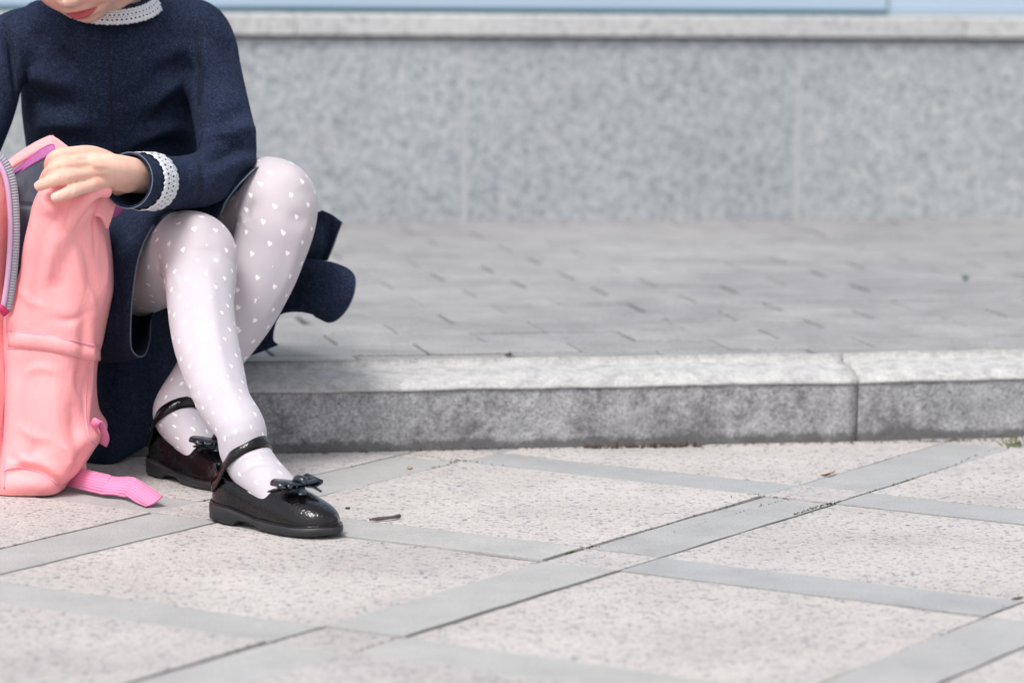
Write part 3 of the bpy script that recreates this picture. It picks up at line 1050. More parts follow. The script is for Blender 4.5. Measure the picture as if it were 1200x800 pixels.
# --- body: one continuous skin ---------------------------------------------
def head_geo():
    nu, nv = 150, 130
    V = []
    for i in range(nv + 1):
        th = math.pi * i / nv
        for j in range(nu):
            ph = 2 * math.pi * j / nu
            x, y, z = math.sin(th) * math.cos(ph), math.sin(th) * math.sin(ph), math.cos(th)
            V.append((x, y, z))
    U_ = np.array(V)
    x, y, z = U_.T
    low = np.clip(-z, 0, 1)
    sx = .0735 * (1 - .30 * low ** 1.7)
    P = np.c_[x * sx, y * np.where(y > 0, .083, .095), z * .100]
    fr = np.clip(y, 0, 1)
    P[:, 1] += .024 * low ** 2 * fr ** .5                       # chin stays forward
    P[:, 1] += np.where(y < 0, .055 * low ** 1.5 * -y, 0)  # nape drawn in
    def bump_(cx, cz, sxx, szz, amp):
        g_ = np.exp(-((P0[:, 0] - cx) / sxx) ** 2 - ((P0[:, 2] - cz) / szz) ** 2) * (y > 0)
        P[:, 1] += amp * g_
    P0 = P.copy()
    bump_(0, -.036, .0105, .012, .0135); bump_(0, -.016, .007, .022, .006)
    bump_(.009, -.041, .006, .006, .004); bump_(-.009, -.041, .006, .006, .004)
    bump_(0, -.0585, .0170, .0048, .0042); bump_(0, -.0700, .0150, .0052, .0050); bump_(0, -.0640, .0200, .0017, -.0042)
    bump_(0, -.079, .016, .0045, -.0028); bump_(0, -.091, .017, .009, .0045)
    bump_(.023, -.064, .006, .006, -.0022); bump_(-.023, -.064, .006, .006, -.0022)
    bump_(.037, -.040, .022, .022, .006); bump_(-.037, -.040, .022, .022, .006)
    bump_(.030, .004, .014, .010, -.006); bump_(-.030, .004, .014, .010, -.006)
    bump_(.030, .002, .010, .007, .004); bump_(-.030, .002, .010, .007, .004)
    Fc = []
    for i in range(nv):
        for j in range(nu):
            a, b = i * nu + j, i * nu + (j + 1) % nu
            Fc.append((a, a + nu, b + nu, b))
    return P, Fc
HM = Matrix(((-1, 0, 0), (0, -1, 0), (0, 0, 1))).to_4x4()          # local y (face) -> towards the lens
HROT = Matrix.Rotation(math.radians(-9), 4, 'Z') @ Matrix.Rotation(math.radians(31), 4, 'X') @ Matrix.Rotation(math.radians(-13), 4, 'Y') @ HM
chin_local = Vector((0, .054, -.092))
HMAT = Matrix.Translation(Vector(at(107, 29, 4.400)) - HROT @ chin_local) @ HROT
hv, hf = head_geo()
HA = np.array(HMAT)
hv = hv @ HA[:3, :3].T + HA[:3, 3]
hc = HA[:3, 3]
parts = [(hv, hf)]
for sg in (1, -1):      # ears
    p0 = np.array(HMAT @ Vector((sg * .068, -.008, -.022))); p1 = np.array(HMAT @ Vector((sg * .077, -.016, .002))); p2 = np.array(HMAT @ Vector((sg * .074, -.016, .020)))
    parts.append(tube_geo([(*p0, .004, .008), (*p1, .006, .015), (*p2, .004, .010)], 14, 5, (1, 0, 0)))
neck0 = np.array(HMAT @ Vector((0, -.022, -.055)))
parts.append(tube_geo([(*neck0, .042, .040), (*(neck0 * .5 + np.array(at(132, 2, 4.52)) * .5), .038, .036), A(133, 14, 4.535, .042, .040), A(134, 60, 4.55, .05, .05)], 24, 5, (0, 1, 0)))
torso_rows = [A(150, 330, 4.70, .085, .120), A(146, 285, 4.685, .090, .121), A(142, 232, 4.645, .081, .113), A(137, 185, 4.60, .078, .108), A(131, 130, 4.565, .081, .108), A(130, 80, 4.545, .078, .110), A(134, 45, 4.54, .066, .108), A(139, 19, 4.545, .050, .106), A(140, 3, 4.55, .039, .094), A(138, -12, 4.555, .034, .074), A(136, -24, 4.545, .036, .045)]
parts.append(tube_geo([(*r[:3], r[3] - .024, r[4] - .022) for r in torso_rows], 36, 5, (0, 1, 0)))
L_arm = [A(205, 42, 4.54, .046), A(228, 40, 4.538, .0420), A(242, 56, 4.53, .0370), A(249, 82, 4.52, .0345), A(257, 122, 4.495, .0350), A(265, 162, 4.465, .0355), A(264, 190, 4.445, .0345), A(244, 207, 4.41, .0325), A(214, 214, 4.36, .0310), A(180, 213, 4.300, .0302)]
R_arm = [A(52, 50, 4.535, .045), A(30, 50, 4.53, .0420), A(8, 58, 4.52, .0385), A(-5, 84, 4.50, .0355), A(-18, 130, 4.46, .0350), A(-40, 180, 4.43, .0360), A(-54, 212, 4.40, .0350), A(-62, 222, 4.36, .0330), A(-68, 222, 4.31, .0310), A(-74, 218, 4.27, .030)]
for arm in (L_arm, R_arm):
    parts.append(tube_geo([(*r[:3], r[3] * .58) for r in arm], 20, 5, (0, 1, 0)))
# left hand: the palm's back faces the lens, fingers curl over the pack's edge
def finger(rows):
    return tube_geo([A(*r[:3], r[3], r[3] * 1.04) for r in rows], 14, 6, (0, 1, 0))
hand = []
hand.append(tube_geo([A(198, 213, 4.33, .0150, .0180), A(180, 209, 4.295, .0160, .0205), A(162, 207, 4.268, .0160, .0218), A(146, 204, 4.25, .0160, .0246), A(128, 201, 4.238, .0152, .0262), A(112, 198.5, 4.232, .0138, .0256), A(101, 196.5, 4.231, .0110, .0225)], 26, 6, (0, 1, .55), True, 2.5))
hand.append(finger([(136, 188, 4.252, .0060), (120, 183, 4.240, .0082), (104, 180.5, 4.229, .0096), (86, 180, 4.217, .0080), (68, 183.5, 4.209, .0083), (60, 190.5, 4.213, .0076), (60, 202, 4.227, .0068), (66, 212, 4.239, .0060)]))
hand.append(finger([(136, 196, 4.248, .0060), (120, 193, 4.236, .0084), (104, 191.3, 4.223, .0100), (88, 191.6, 4.208, .0081), (70, 195.5, 4.199, .0084), (59, 202, 4.202, .0076), (53, 210, 4.212, .0066), (50, 217, 4.222, .0058)]))
hand.append(finger([(136, 204, 4.246, .0060), (121, 203.5, 4.233, .0084), (106, 202.8, 4.219, .0096), (90, 204.2, 4.204, .0078), (72, 208.3, 4.193, .0082), (58, 213, 4.191, .0071), (48, 217, 4.194, .0063), (42.5, 219.5, 4.197, .0050)]))
hand.append(finger([(138, 211, 4.246, .0058), (124, 213.5, 4.232, .0080), (111, 215, 4.218, .0088), (97, 220, 4.203, .0068), (84, 224.6, 4.192, .0071), (73, 228.6, 4.187, .0063), (64.5, 231.5, 4.186, .0056), (61, 232.5, 4.187, .0046)]))
hand.append(finger([(150, 212, 4.262, .012), (135, 218, 4.268, .0115), (118, 224, 4.272, .0095), (104, 227, 4.268, .0085), (94, 229, 4.262, .0065)]))   # thumb, behind the cloth
parts += hand
rh = []
w0 = np.array(at(-74, 218, 4.27))
rh.append(tube_geo([(*w0, .017, .021), (*(w0 + [.01, -.02, .0]), .015, .024), (*(w0 + [.03, -.05, .004]), .0135, .026), (*(w0 + [.04, -.062, .004]), .011, .023)], 20, 5, (0, 0, 1)))
for k, (dy, ln) in enumerate(((-.020, .034), (-.007, .040), (.006, .037), (.018, .028))):
    p0 = w0 + [.036 - dy * .75, -.056 - dy * .62, .006]
    dr = np.array([.62, -.72, 0]); 
    rh.append(tube_geo([(*p0, .0085), (*(p0 + dr * ln * .45 + [0, 0, .004]), .0078), (*(p0 + dr * ln * .9 + [0, 0, -.006]), .0072), (*(p0 + dr * ln * .95 + [0, 0, -.022]), .0060)], 12, 5, (0, 0, 1)))
rh.append(tube_geo([(*(w0 + [.02, -.012, -.006]), .010), (*(w0 + [.045, -.020, -.012]), .0092), (*(w0 + [.062, -.036, -.022]), .0078), (*(w0 + [.068, -.048, -.034]), .006)], 12, 5, (0, 0, 1)))
parts += rh
for rows in (R_leg, L_leg):
    parts.append(tube_geo([(*r[:3], r[3] * .88, r[4] * .88) for r in rows], 24, 5, (0, 0, 1)))
bmesh_body = fuse(parts, .0017, 2)
co = coords(bmesh_body)
hi = np.array(HMAT.inverted())
lc = co @ hi[:3, :3].T + hi[:3, 3]
def lipmask(lc):
    x, y, z = lc.T
    u = np.clip(np.abs(x) / .0225, 0, 1)
    topz = -.0640 + .0088 * (1 - u ** 1.6) - .0012 * np.exp(-(x / .003) ** 2)
    botz = -.0640 - .0098 * (1 - u ** 2.0)
    m = np.clip((topz - z) / .0012, 0, 1) * np.clip((z - botz) / .0012, 0, 1)
    return m * (y > .045) * (np.abs(x) < .0225)
attr(bmesh_body, 'lip', lipmask(lc))
fl = np.zeros(len(co))
for c_, s_ in ((at(42, 219, 4.195), .008), (at(61, 230, 4.187), .008), (at(60, 192, 4.21), .010), (at(58, 205, 4.2), .010), (at(104, 181, 4.228), .007), (at(104, 192, 4.222), .007), (at(106, 203, 4.219), .007), (at(112, 214, 4.217), .007)):
    fl = np.maximum(fl, .8 * np.exp(-((co - c_) ** 2).sum(1) / (2 * s_ ** 2)))
for sx_ in (.036, -.036):
    fl = np.maximum(fl, .75 * np.exp(-((lc - np.array([sx_, .065, -.042])) ** 2).sum(1) / (2 * .018 ** 2)))
fl = np.maximum(fl, .45 * np.exp(-((lc - np.array([0, .07, -.092])) ** 2).sum(1) / (2 * .012 ** 2)))
attr(bmesh_body, 'flush', fl)
nl = np.zeros(len(co))
for c_, s_ in ((np.array(at(43, 217.0, 4.190)), .0046), (np.array(at(64, 229.0, 4.180)), .0044)):
    nl = np.maximum(nl, np.clip(1.6 - ((co - c_) ** 2).sum(1) / s_ ** 2, 0, 1))
attr(bmesh_body, 'nail', nl)
# tendons and knuckle creases
folds(bmesh_body, [([(106, 193), (125, 195)], .0010, .004), ([(108, 184), (126, 188)], .0010, .004), ([(108, 203), (128, 203)], .0010, .004),
                   ([(104, 186.5), (90, 186)], -.0016, .0030), ([(104, 197.5), (88, 198)], -.0016, .0030), ([(110, 209.5), (92, 212.5)], -.0016, .0030),
                   ([(160, 220), (150, 224), (140, 223)], .0018, .008), ([(69, 178), (68, 190)], -.0009, .0022), ([(71, 190), (70, 201)], -.0009, .0022), ([(73, 202), (72, 214)], -.0010, .0022), ([(77, 204), (76, 214)], -.0007, .0020), ([(85, 219), (83, 230)], -.0009, .0022), ([(56, 208), (55, 217)], -.0007, .0020), ([(71, 225), (70, 234)], -.0007, .0020)])
link('body', bmesh_body, 'skin', person)
# hair: a cap drawn back into a bun
hvv, hff = head_geo()
keep = lambda p: (p[2] > .030 - .9 * max(0, -p[1] - .0) * 1.0 - (.03 if p[1] < 0 else 0) and not (p[1] > .045 and p[2] < .052))
hh = hvv * [1.07, 1.06, 1.06] + [0, -.003, .003]
hm_ = mesh('hair', hh @ HA[:3, :3].T + HA[:3, 3], [f for f in hff if all(keep(hvv[i]) for i in f)])
hair = link('hair', modified(hm_, [('SOLIDIFY', dict(thickness=.005, offset=0.0))]), 'brown_hair', person)
bc = [np.array(HMAT @ Vector((0, -.085 - .018 * k, .045 + .004 * k))) for k in range(4)]
link('bun', mesh('bun', *tube_geo([(*bc[0], .018), (*bc[1], .036), (*bc[2], .036), (*bc[3], .012)], 20, 6, (1, 0, 0))), 'brown_hair', hair)

# --- dress bodice with sleeves ------------------------------------------------
parts = [tube_geo([(*r[:3], r[3], r[4]) for r in torso_rows], 48, 6, (0, 1, 0)), tube_geo(L_arm, 28, 6, (0, 1, 0)), tube_geo(R_arm, 28, 6, (0, 1, 0))]
dm = fuse(parts, .0036, 5)
folds(dm, [
    ([(52, 20), (58, 45), (72, 68), (95, 80)], -.006, .014), ([(66, 22), (75, 48), (92, 62)], .004, .014),
    ([(28, 90), (60, 92), (95, 100)], .005, .014), ([(24, 112), (55, 118), (90, 128)], -.005, .014), ([(40, 150), (70, 142), (108, 146)], .006, .014), ([(45, 172), (80, 164), (112, 170)], -.005, .013),
    ([(222, 62), (205, 58), (190, 66)], .004, .012), ([(226, 85), (205, 80), (188, 88), (178, 104)], -.006, .013), ([(224, 105), (204, 98), (185, 112), (172, 132)], .006, .014),
    ([(222, 132), (200, 128), (180, 142)], -.006, .014), ([(224, 155), (198, 148), (172, 158), (150, 172)], .006, .014), ([(220, 176), (190, 170), (160, 178)], -.005, .013),
    ([(236, 40), (262, 52), (276, 66)], -.003, .012), ([(240, 150), (265, 138), (290, 128)], -.0048, .012), ([(242, 168), (270, 158), (296, 150)], .006, .011), ([(245, 190), (268, 178), (298, 172)], -.0048, .011), ([(252, 204), (275, 192), (298, 188)], .005, .010),
    ([(235, 182), (240, 200), (238, 222)], -.0035, .011), ([(225, 186), (228, 204), (224, 228)], .003, .011), ([(208, 188), (211, 208), (209, 236)], -.0012, .010),
    ([(231, 40), (232, 90), (231, 140), (233, 185)], -.0035, .0060), ([(7, 28), (16, 70), (19, 110)], -.0035, .0060)], gain=2.1)
dress = link('dress', dm, 'navy_denim', person)
tree = bvh(dm)
for pix in ([(124, 34), (127, 70), (129, 110), (131, 150), (134, 176)], [(229, 34), (232, 60), (232, 100), (231, 140), (233, 182)], [(7, 26), (13, 50), (18, 80), (20, 108)]):
    L = hits(tree, densify(pix, 6), .0001)
    line_tube('seam', L, .0010, 'seam_thread', dress, 2)

# cuff: open band at the wrist, then lace
cu = np.array([A(184, 213, 4.305, .0308, .0312), A(172, 212.5, 4.284, .0304, .0310), A(160, 212, 4.262, .0300, .0310), A(151, 211.5, 4.246, .0298, .0312)])
Vc, Fcc = tube_geo(cu, 40, 5, (0, 1, 0), cap=False)
cm = modified(mesh('cuff', Vc, Fcc), [('SOLIDIFY', dict(thickness=.0022, offset=-1.0))])
cuff = link('cuff', cm, 'navy_denim', dress)
S_ = catmull(cu, 5); T_, U_, W_ = frames(S_[:, :3], (0, 1, 0))
ang = np.linspace(0, 2 * np.pi, 60)
line_tube('cuff_stitch', S_[-1, :3] + np.outer(np.cos(ang) * (S_[-1, 3] + .0004), U_[-1]) + np.outer(np.sin(ang) * (S_[-1, 4] + .0004), W_[-1]), .0007, 'hem_thread', cuff, 1)
def lace_band(name, cA, cB, uA, wA, rA, rB, parent, na=240, width=.016, scal=.0016, per=.0068, lift=.0018, a0=0.0, a1=2 * math.pi):
    """ring of lace between centre cA (radius rA) and cB (radius rB); scalloped on both edges"""
    V, UV, Fc = [], [], []
    nt = 6
    ang = np.linspace(a0, a1, na)
    rm = .5 * (rA[0] + rA[1] + rB[0] + rB[1]) / 2
    for a in ang:
        u_m = a * rm
        sc = scal * abs(math.sin(math.pi * u_m / per)) / width
        for k in range(nt):
            t = -sc + (1 + 2 * sc) * k / (nt - 1)
            c = cA + (cB - cA) * t
            r0, r1 = rA[0] + (rB[0] - rA[0]) * t + lift, rA[1] + (rB[1] - rA[1]) * t + lift
            puff = .0005 * math.sin(u_m / per * 2 * math.pi * .5 + k)
            V.append(c + uA * math.cos(a) * (r0 + puff) + wA * math.sin(a) * (r1 + puff)); UV.append((u_m, t))
    for i in range(na - 1):
        for k in range(nt - 1):
            a = i * nt + k
            Fc.append((a, a + nt, a + nt + 1, a + 1))
    me = modified(mesh(name, V, Fc, UV), [('SOLIDIFY', dict(thickness=.0006, offset=0.0))])
    return link(name, me, 'white_lace', parent)
i0, i1 = 3, 9
lace_band('cuff_lace', S_[8, :3], S_[2, :3], U_[5], W_[5], S_[8, 3:5], S_[2, 3:5], cuff, scal=.0012, per=.0052)
# collar: standing navy neckband and lace
cc = np.array(at(130, 5, 4.518)); cax = np.array([.03, -.36, .93]); cax /= np.linalg.norm(cax)
cu_ = np.array([1.0, 0, .06]); cu_ -= cax * (cu_ @ cax); cu_ /= np.linalg.norm(cu_); cw_ = np.cross(cax, cu_)
RA, RB = np.array((.0600, .0570)), np.array((.0500, .0470))
nb = []
for t in np.linspace(-.2, 1.3, 8):
    r_ = RA + (RB - RA) * t
    nb.append([cc + cax * (.013 * t) + cu_ * math.cos(a) * r_[0] + cw_ * math.sin(a) * r_[1] for a in np.linspace(0, 2 * math.pi, 64, endpoint=False)])
nb = np.array(nb)
Vn = nb.reshape(-1, 3); Fn = [(i * 64 + j, i * 64 + (j + 1) % 64, (i + 1) * 64 + (j + 1) % 64, (i + 1) * 64 + j) for i in range(7) for j in range(64)]
collar = link('collar', modified(mesh('collar', Vn, Fn), [('SOLIDIFY', dict(thickness=.002, offset=-1.0))]), 'navy_denim', dress)
lace_band('collar_lace', cc, cc + cax * .013, cu_, cw_, RA, RB, collar, na=340, lift=.002, scal=.0012, per=.0052)

# --- skirt: cloth lofted from a hand-placed hem to the hips -------------------
def skirt_piece(hem, hipc, hipR, hipd, a_start, mid=None, n=110, rows=16, cw=1, sag=.0, thick=.0025, hipslant=-.03):
    Hm = catmull(np.array(hem, float), max(2, n // len(hem)), True)
    m = len(Hm)
    ring0 = np.array([at(*p) for p in Hm])
    ang = a_start + cw * np.linspace(0, 2 * np.pi, m, endpoint=False)
    ring1 = np.array([at(hipc[0] + math.cos(a) * hipR[0], hipc[1] + math.sin(a) * hipR[1], hipd + hipslant * math.cos(a)) for a in ang])
    V = []
    for k in range(rows):
        t = k / (rows - 1)
        e = t ** 1.0
        r = ring0 * (1 - e) + ring1 * e
        bulge = math.sin(math.pi * t) * sag
        cen = r.mean(0)
        dv = r - cen; dv /= np.linalg.norm(dv, axis=1)[:, None] + 1e-9
        r = r + dv * bulge
        V.append(r)
    V = np.concatenate(V)
    Fc = [(k * m + j, k * m + (j + 1) % m, (k + 1) * m + (j + 1) % m, (k + 1) * m + j) for k in range(rows - 1) for j in range(m)]
    me = mesh('skirt', V, Fc)
    bm = bmesh.new(); bm.from_mesh(me); bmesh.ops.recalc_face_normals(bm, faces=bm.faces); bm.to_mesh(me); bm.free()
    me = modified(me, [('SOLIDIFY', dict(thickness=thick, offset=0.0)), ('SUBSURF', dict(levels=1))])
    return me, ring0
skirt = bpy.data.objects.new('skirt', None); COL.objects.link(skirt); skirt.parent = person; skirt.matrix_parent_inverse = person.matrix_world.inverted()
hemR = [(262, 232, 4.52), (230, 238, 4.43), (204, 246, 4.375), (180, 264, 4.345), (163, 300, 4.325), (155.5, 345, 4.325), (153, 385, 4.335), (154, 407, 4.345), (161, 417, 4.355), (170, 415, 4.375), (175.5, 398, 4.42), (178, 370, 4.46), (196, 330, 4.50), (232, 285, 4.53), (258, 255, 4.545)]
me, r0 = skirt_piece(hemR, (108, 322), (92, 96), 4.60, -math.pi * .22, cw=-1, sag=.010, hipslant=.09)
folds(me, [([(122, 300), (135, 340), (138, 400)], -.004, .012), ([(145, 290), (146, 340), (146, 400)], .003, .010), ([(135, 262), (165, 256), (195, 262)], .004, .012)])
sk1 = link('skirt_panel', me, 'navy_denim', skirt)
line_tube('hem_stitch', np.r_[r0[:len(r0) * 11 // 15:2]], .0008, 'hem_thread', sk1, 2)
hemL = [(255, 256, 4.41), (266, 234, 4.40), (287, 209, 4.405), (306, 195, 4.44), (332, 205, 4.56), (356, 245, 4.60), (352, 300, 4.60), (335, 350, 4.60), (300, 392, 4.60), (240, 400, 4.61), (205, 350, 4.60), (225, 290, 4.50)]
me, r0 = skirt_piece(hemL, (190, 300), (96, 86), 4.70, math.pi * 1.12, cw=1, sag=.006, n=120, hipslant=.09)
sk2 = link('skirt_panel', me, 'navy_denim', skirt)
line_tube('hem_stitch', r0[:len(r0) * 3 // 12], .0008, 'hem_thread', sk2, 2)
# back of the skirt hanging over the kerb face to the ground
def sheet(name, grid, mat, parent, thick=.0022, per=5):
    G = np.array([[at(*p) for p in row] for row in grid])
    G = np.array([catmull(r, per) for r in G])
    G = np.array([catmull(G[:, j], per) for j in range(G.shape[1])])
    a, b = G.shape[:2]
    Fc = [(i * b + j, i * b + j + 1, (i + 1) * b + j + 1, (i + 1) * b + j) for i in range(a - 1) for j in range(b - 1)]
    Lu = np.linspace(0, 1, a); Lv = np.linspace(0, 1, b)
    UV = [(u * .2, v) for u in Lu for v in Lv]
    me = modified(mesh(name, G.reshape(-1, 3), Fc, UV), [('SOLIDIFY', dict(thickness=thick, offset=0.0))])
    return link(name, me, mat, parent)
pA = sheet('skirt_panel', [[(340, 215, 4.58), (368, 246, 4.54), (378, 247, 4.525), (389, 252, 4.535), (401, 261, 4.525)], [(340, 240, 4.58), (368, 262, 4.55), (379, 262, 4.54), (388, 268, 4.55), (396, 274, 4.545)], [(340, 270, 4.59), (366, 282, 4.56), (376, 284, 4.545), (384, 287, 4.56), (391, 288, 4.555)], [(338, 310, 4.60), (358, 304, 4.57), (368, 303, 4.555), (376, 305, 4.57), (384, 305, 4.565)]], 'navy_denim', skirt, .0016)
pB = sheet('skirt_panel', [[(318, 300, 4.60), (322, 312, 4.58), (328, 326, 4.565), (330, 342, 4.56), (326, 358, 4.56), (318, 370, 4.57), (308, 380, 4.58)],
    [(340, 301, 4.58), (352, 310, 4.55), (366, 324, 4.53), (368, 344, 4.525), (358, 358, 4.53), (346, 362, 4.545), (334, 366, 4.56)],
    [(358, 302.5, 4.57), (388, 309, 4.535), (404, 320, 4.515), (400, 346, 4.508), (388, 364, 4.515), (376, 370, 4.53), (362, 366, 4.55)],
    [(362, 303, 4.57), (396, 310.5, 4.535), (415, 323, 4.515), (414.5, 345, 4.508), (403, 367, 4.515), (387, 377.5, 4.53), (370, 371, 4.55)],
    [(362, 309, 4.585), (390, 316, 4.56), (404, 328, 4.55), (402, 344, 4.545), (394, 358, 4.55), (382, 366, 4.56), (368, 366, 4.57)]], 'navy_denim', skirt, .0016)
line_tube('hem_stitch', [at(*q) for q in ((362, 303, 4.567), (396, 310.5, 4.532), (415, 323, 4.512), (414.5, 345, 4.505), (403, 367, 4.512), (387, 377.5, 4.527), (370, 371, 4.547))], .0006, 'hem_thread', pB, 8)
line_tube('hem_stitch', [at(*q) for q in ((400.5, 261.5, 4.522), (395.5, 274, 4.542), (390.5, 288, 4.552), (384, 304.5, 4.562))], .0006, 'hem_thread', pA, 6)
sheet('skirt_panel', [[(300, 330, 4.585), (322, 345, 4.575), (345, 352, 4.57)], [(285, 385, 4.585), (310, 382, 4.57), (326, 372, 4.565)], [(276, 418, 4.59), (300, 408, 4.575), (320, 396, 4.565)], [(282, 420, 4.59), (305, 412.5, 4.575), (326, 404, 4.565)]], 'navy_denim', skirt, .0016)
sheet('skirt_panel', [[(60, 365, 4.60), (100, 370, 4.52), (135, 372, 4.47), (168, 365, 4.50), (200, 355, 4.54), (232, 350, 4.58)],
                      [(60, 430, 4.58), (98, 430, 4.50), (132, 432, 4.46), (165, 430, 4.485), (198, 425, 4.52), (226, 425, 4.57)],
                      [(60, 490, 4.575), (98, 492, 4.49), (134, 490, 4.465), (165, 486, 4.495), (190, 482, 4.52), (215, 480, 4.575)],
                      [(60, 530, 4.57), (98, 545, 4.487), (128, 545, 4.47), (152, 533, 4.50), (176, 520, 4.525), (205, 512, 4.58)]], 'navy_denim', skirt)

#BACKPACK
# ------------------------------------------------------------------ backpack
pb = atz(20, 580)
pack = empty('backpack', (pb[0], 4.36, 0), 'open coral pink backpack with navy lining standing beside the child', 'backpack')
def pack_loft(name, levels, mat, power=3.6, n=220, per=12, parent=None, lean=0.0):
    """levels: pixel row, left px, right px, front distance, back distance (ring is level, front edge on the pixel row)"""
    S = catmull(np.array(levels, float), per)
    V = []
    for py, xl, xr, df, db in S:
        a, b = at(xl, py, df), at(xr, py, df)
        z = .5 * (a[2] + b[2]); cx, hx = .5 * (a[0] + b[0]), .5 * (b[0] - a[0])
        cy, hy = .5 * (df + db), .5 * (db - df)
        for an in np.linspace(0, 2 * np.pi, n, endpoint=False):
            c, s_ = math.cos(an), math.sin(an); e = 2 / power
            V.append((cx + hx * math.copysign(abs(c) ** e, c), cy + hy * math.copysign(abs(s_) ** e, s_), max(z, .002)))
    m = len(S)
    Fc = [(i * n + j, i * n + (j + 1) % n, (i + 1) * n + (j + 1) % n, (i + 1) * n + j) for i in range(m - 1) for j in range(n)]
    Fc.append(tuple(range(n - 1, -1, -1))); Fc.append(tuple(range((m - 1) * n, m * n)))
    me = mesh(name, V, Fc)
    return me
lv = [(583, -11, 48, 4.232, 4.36), (580.5, -13, 68, 4.226, 4.37), (572, -13, 75, 4.222, 4.38), (560, -13, 87, 4.222, 4.39), (542, -12, 99, 4.226, 4.4), (519, -11, 112.5, 4.232, 4.41), (498, -10, 103, 4.236, 4.41), (470, -9.5, 100, 4.24, 4.41), (440, -9, 102, 4.244, 4.41), (415, -8.5, 108, 4.242, 4.41), (395, -8, 112, 4.241, 4.41), (372, -7, 117, 4.24, 4.41), (348, 5, 121.5, 4.24, 4.405), (318, 17, 120, 4.238, 4.4), (288, 22, 117, 4.236, 4.39), (262, 28, 114, 4.234, 4.38), (243, 33, 114, 4.232, 4.36), (228, 40, 109, 4.232, 4.34), (216, 47, 101, 4.236, 4.32)]
me = pack_loft('main_compartment', lv, 'coral_pink_nylon')
folds(me, [
    ([(112, 226), (100, 240), (88, 258), (76, 282), (62, 318)], .011, .016), ([(80, 236), (74, 252), (66, 268)], -.006, .010), ([(96, 256), (86, 280), (72, 312), (66, 350)], -.006, .012),
    ([(52, 228), (60, 244), (76, 250)], .005, .010), ([(84, 282), (94, 310), (104, 345), (110, 366)], .006, .010), ([(92, 280), (104, 312), (114, 352)], -.006, .010), ([(118, 268), (122, 310), (122, 350)], .004, .012),
    ([(40, 250), (32, 300), (28, 350)], .004, .014), ([(50, 262), (46, 320), (40, 370)], -.0035, .014), ([(58, 322), (64, 332), (60, 342)], -.003, .006),
    ([(98, 330), (100, 380), (96, 430), (100, 480)], -.004, .010), ([(108, 370), (106, 420), (103, 470), (102, 500)], .004, .009),
    ([(20, 420), (18, 470), (16, 530)], .003, .014), ([(60, 420), (64, 480), (70, 540)], .004, .020), ([(84, 470), (88, 510), (96, 535)], -.005, .012),
    ([(8, 556), (25, 549), (48, 553), (74, 570)], -.006, .007), ([(10, 548), (28, 541), (50, 546), (76, 562)], .004, .008), ([(10, 535), (22, 542), (30, 552)], -.003, .006),
    ([(118, 521), (104, 538), (90, 556), (77, 573)], .005, .007), ([(104, 520), (94, 540), (80, 560)], -.003, .010), ([(8, 569), (40, 568), (70, 574)], .003, .010), ([(90, 300), (101, 330), (107, 362)], -.004, .007), ([(30, 440), (45, 430), (70, 436)], .002, .006), ([(26, 500), (40, 512), (58, 516)], .003, .006), ([(36, 536), (44, 524), (46, 508)], -.003, .007), ([(96, 432), (92, 445), (94, 462)], -.003, .007), ([(22, 336), (34, 352), (50, 360)], .0025, .006), ([(60, 372), (80, 376), (98, 370)], -.0025, .006), ([(70, 520), (82, 530), (84, 548)], .003, .006), ([(70, 262), (62, 290), (54, 330)], .004, .006), ([(108, 250), (112, 275), (112, 300)], -.003, .005)], gain=1.25)
body = link('main_compartment', me, 'coral_pink_nylon', pack)
tree = bvh(me)
for pix in ([(9, 388), (30, 389.5), (55, 392.5), (80, 398), (108, 404), (116, 405)], [(8, 407.5), (30, 408.5), (55, 411), (80, 415.5), (106, 421)]):
    line_tube('seam', hits(tree, densify(pix, 6), .0003), .0009, 'pink_thread', body, 2)
line_tube('seam', hits(tree, densify([(8, 369), (7.5, 420), (6.5, 480), (5.5, 540), (5, 572)], 6), .0002), .0013, 'pink_thread', body, 2)
line_tube('seam', hits(tree, densify([(4, 552), (14, 548), (28, 547.5), (46, 553), (62, 563), (75, 574)], 6), .0002), .0011, 'pink_thread', body, 2)
line_tube('seam', hits(tree, densify([(104, 425), (101, 455), (100, 485), (104, 510), (112, 521)], 6), .0002), .0009, 'pink_thread', body, 2)
# pocket band: a fold of cloth standing slightly proud between the two seams
L1 = hits(tree, densify([(10, 398), (40, 400), (70, 404.5), (100, 411), (117, 413.5)], 5), .0006)
if len(L1) > 3:
    V_, F_, U_2 = ribbon_geo(L1, np.array([(0, 0, 1.0)] * len(L1)), .0180, .0012, 2)
    link('pocket_band', mesh('pocket_band', V_, F_, U_2), 'coral_pink_nylon', body)
# front part of the pack, hanging open to the left
lv2 = [(583, -120, -1, 4.246, 4.4), (578, -128, 4, 4.224, 4.41), (560, -134, 4.5, 4.212, 4.42), (520, -138, 5, 4.216, 4.42), (460, -138, 5.5, 4.212, 4.42), (400, -136, 6, 4.23, 4.42), (366, -134, 7.0, 4.23, 4.42), (330, -130, 5, 4.228, 4.41), (290, -124, 7, 4.228, 4.4), (250, -114, 8.5, 4.23, 4.38), (222, -100, 7, 4.234, 4.36), (200, -80, 0, 4.24, 4.34), (188, -60, -15, 4.25, 4.32), (184, -48, -27, 4.259, 4.31)]
me2 = pack_loft('front_pocket', lv2, 'coral_pink_nylon', 3.6)
fp = link('front_pocket', me2, 'coral_pink_nylon', pack)
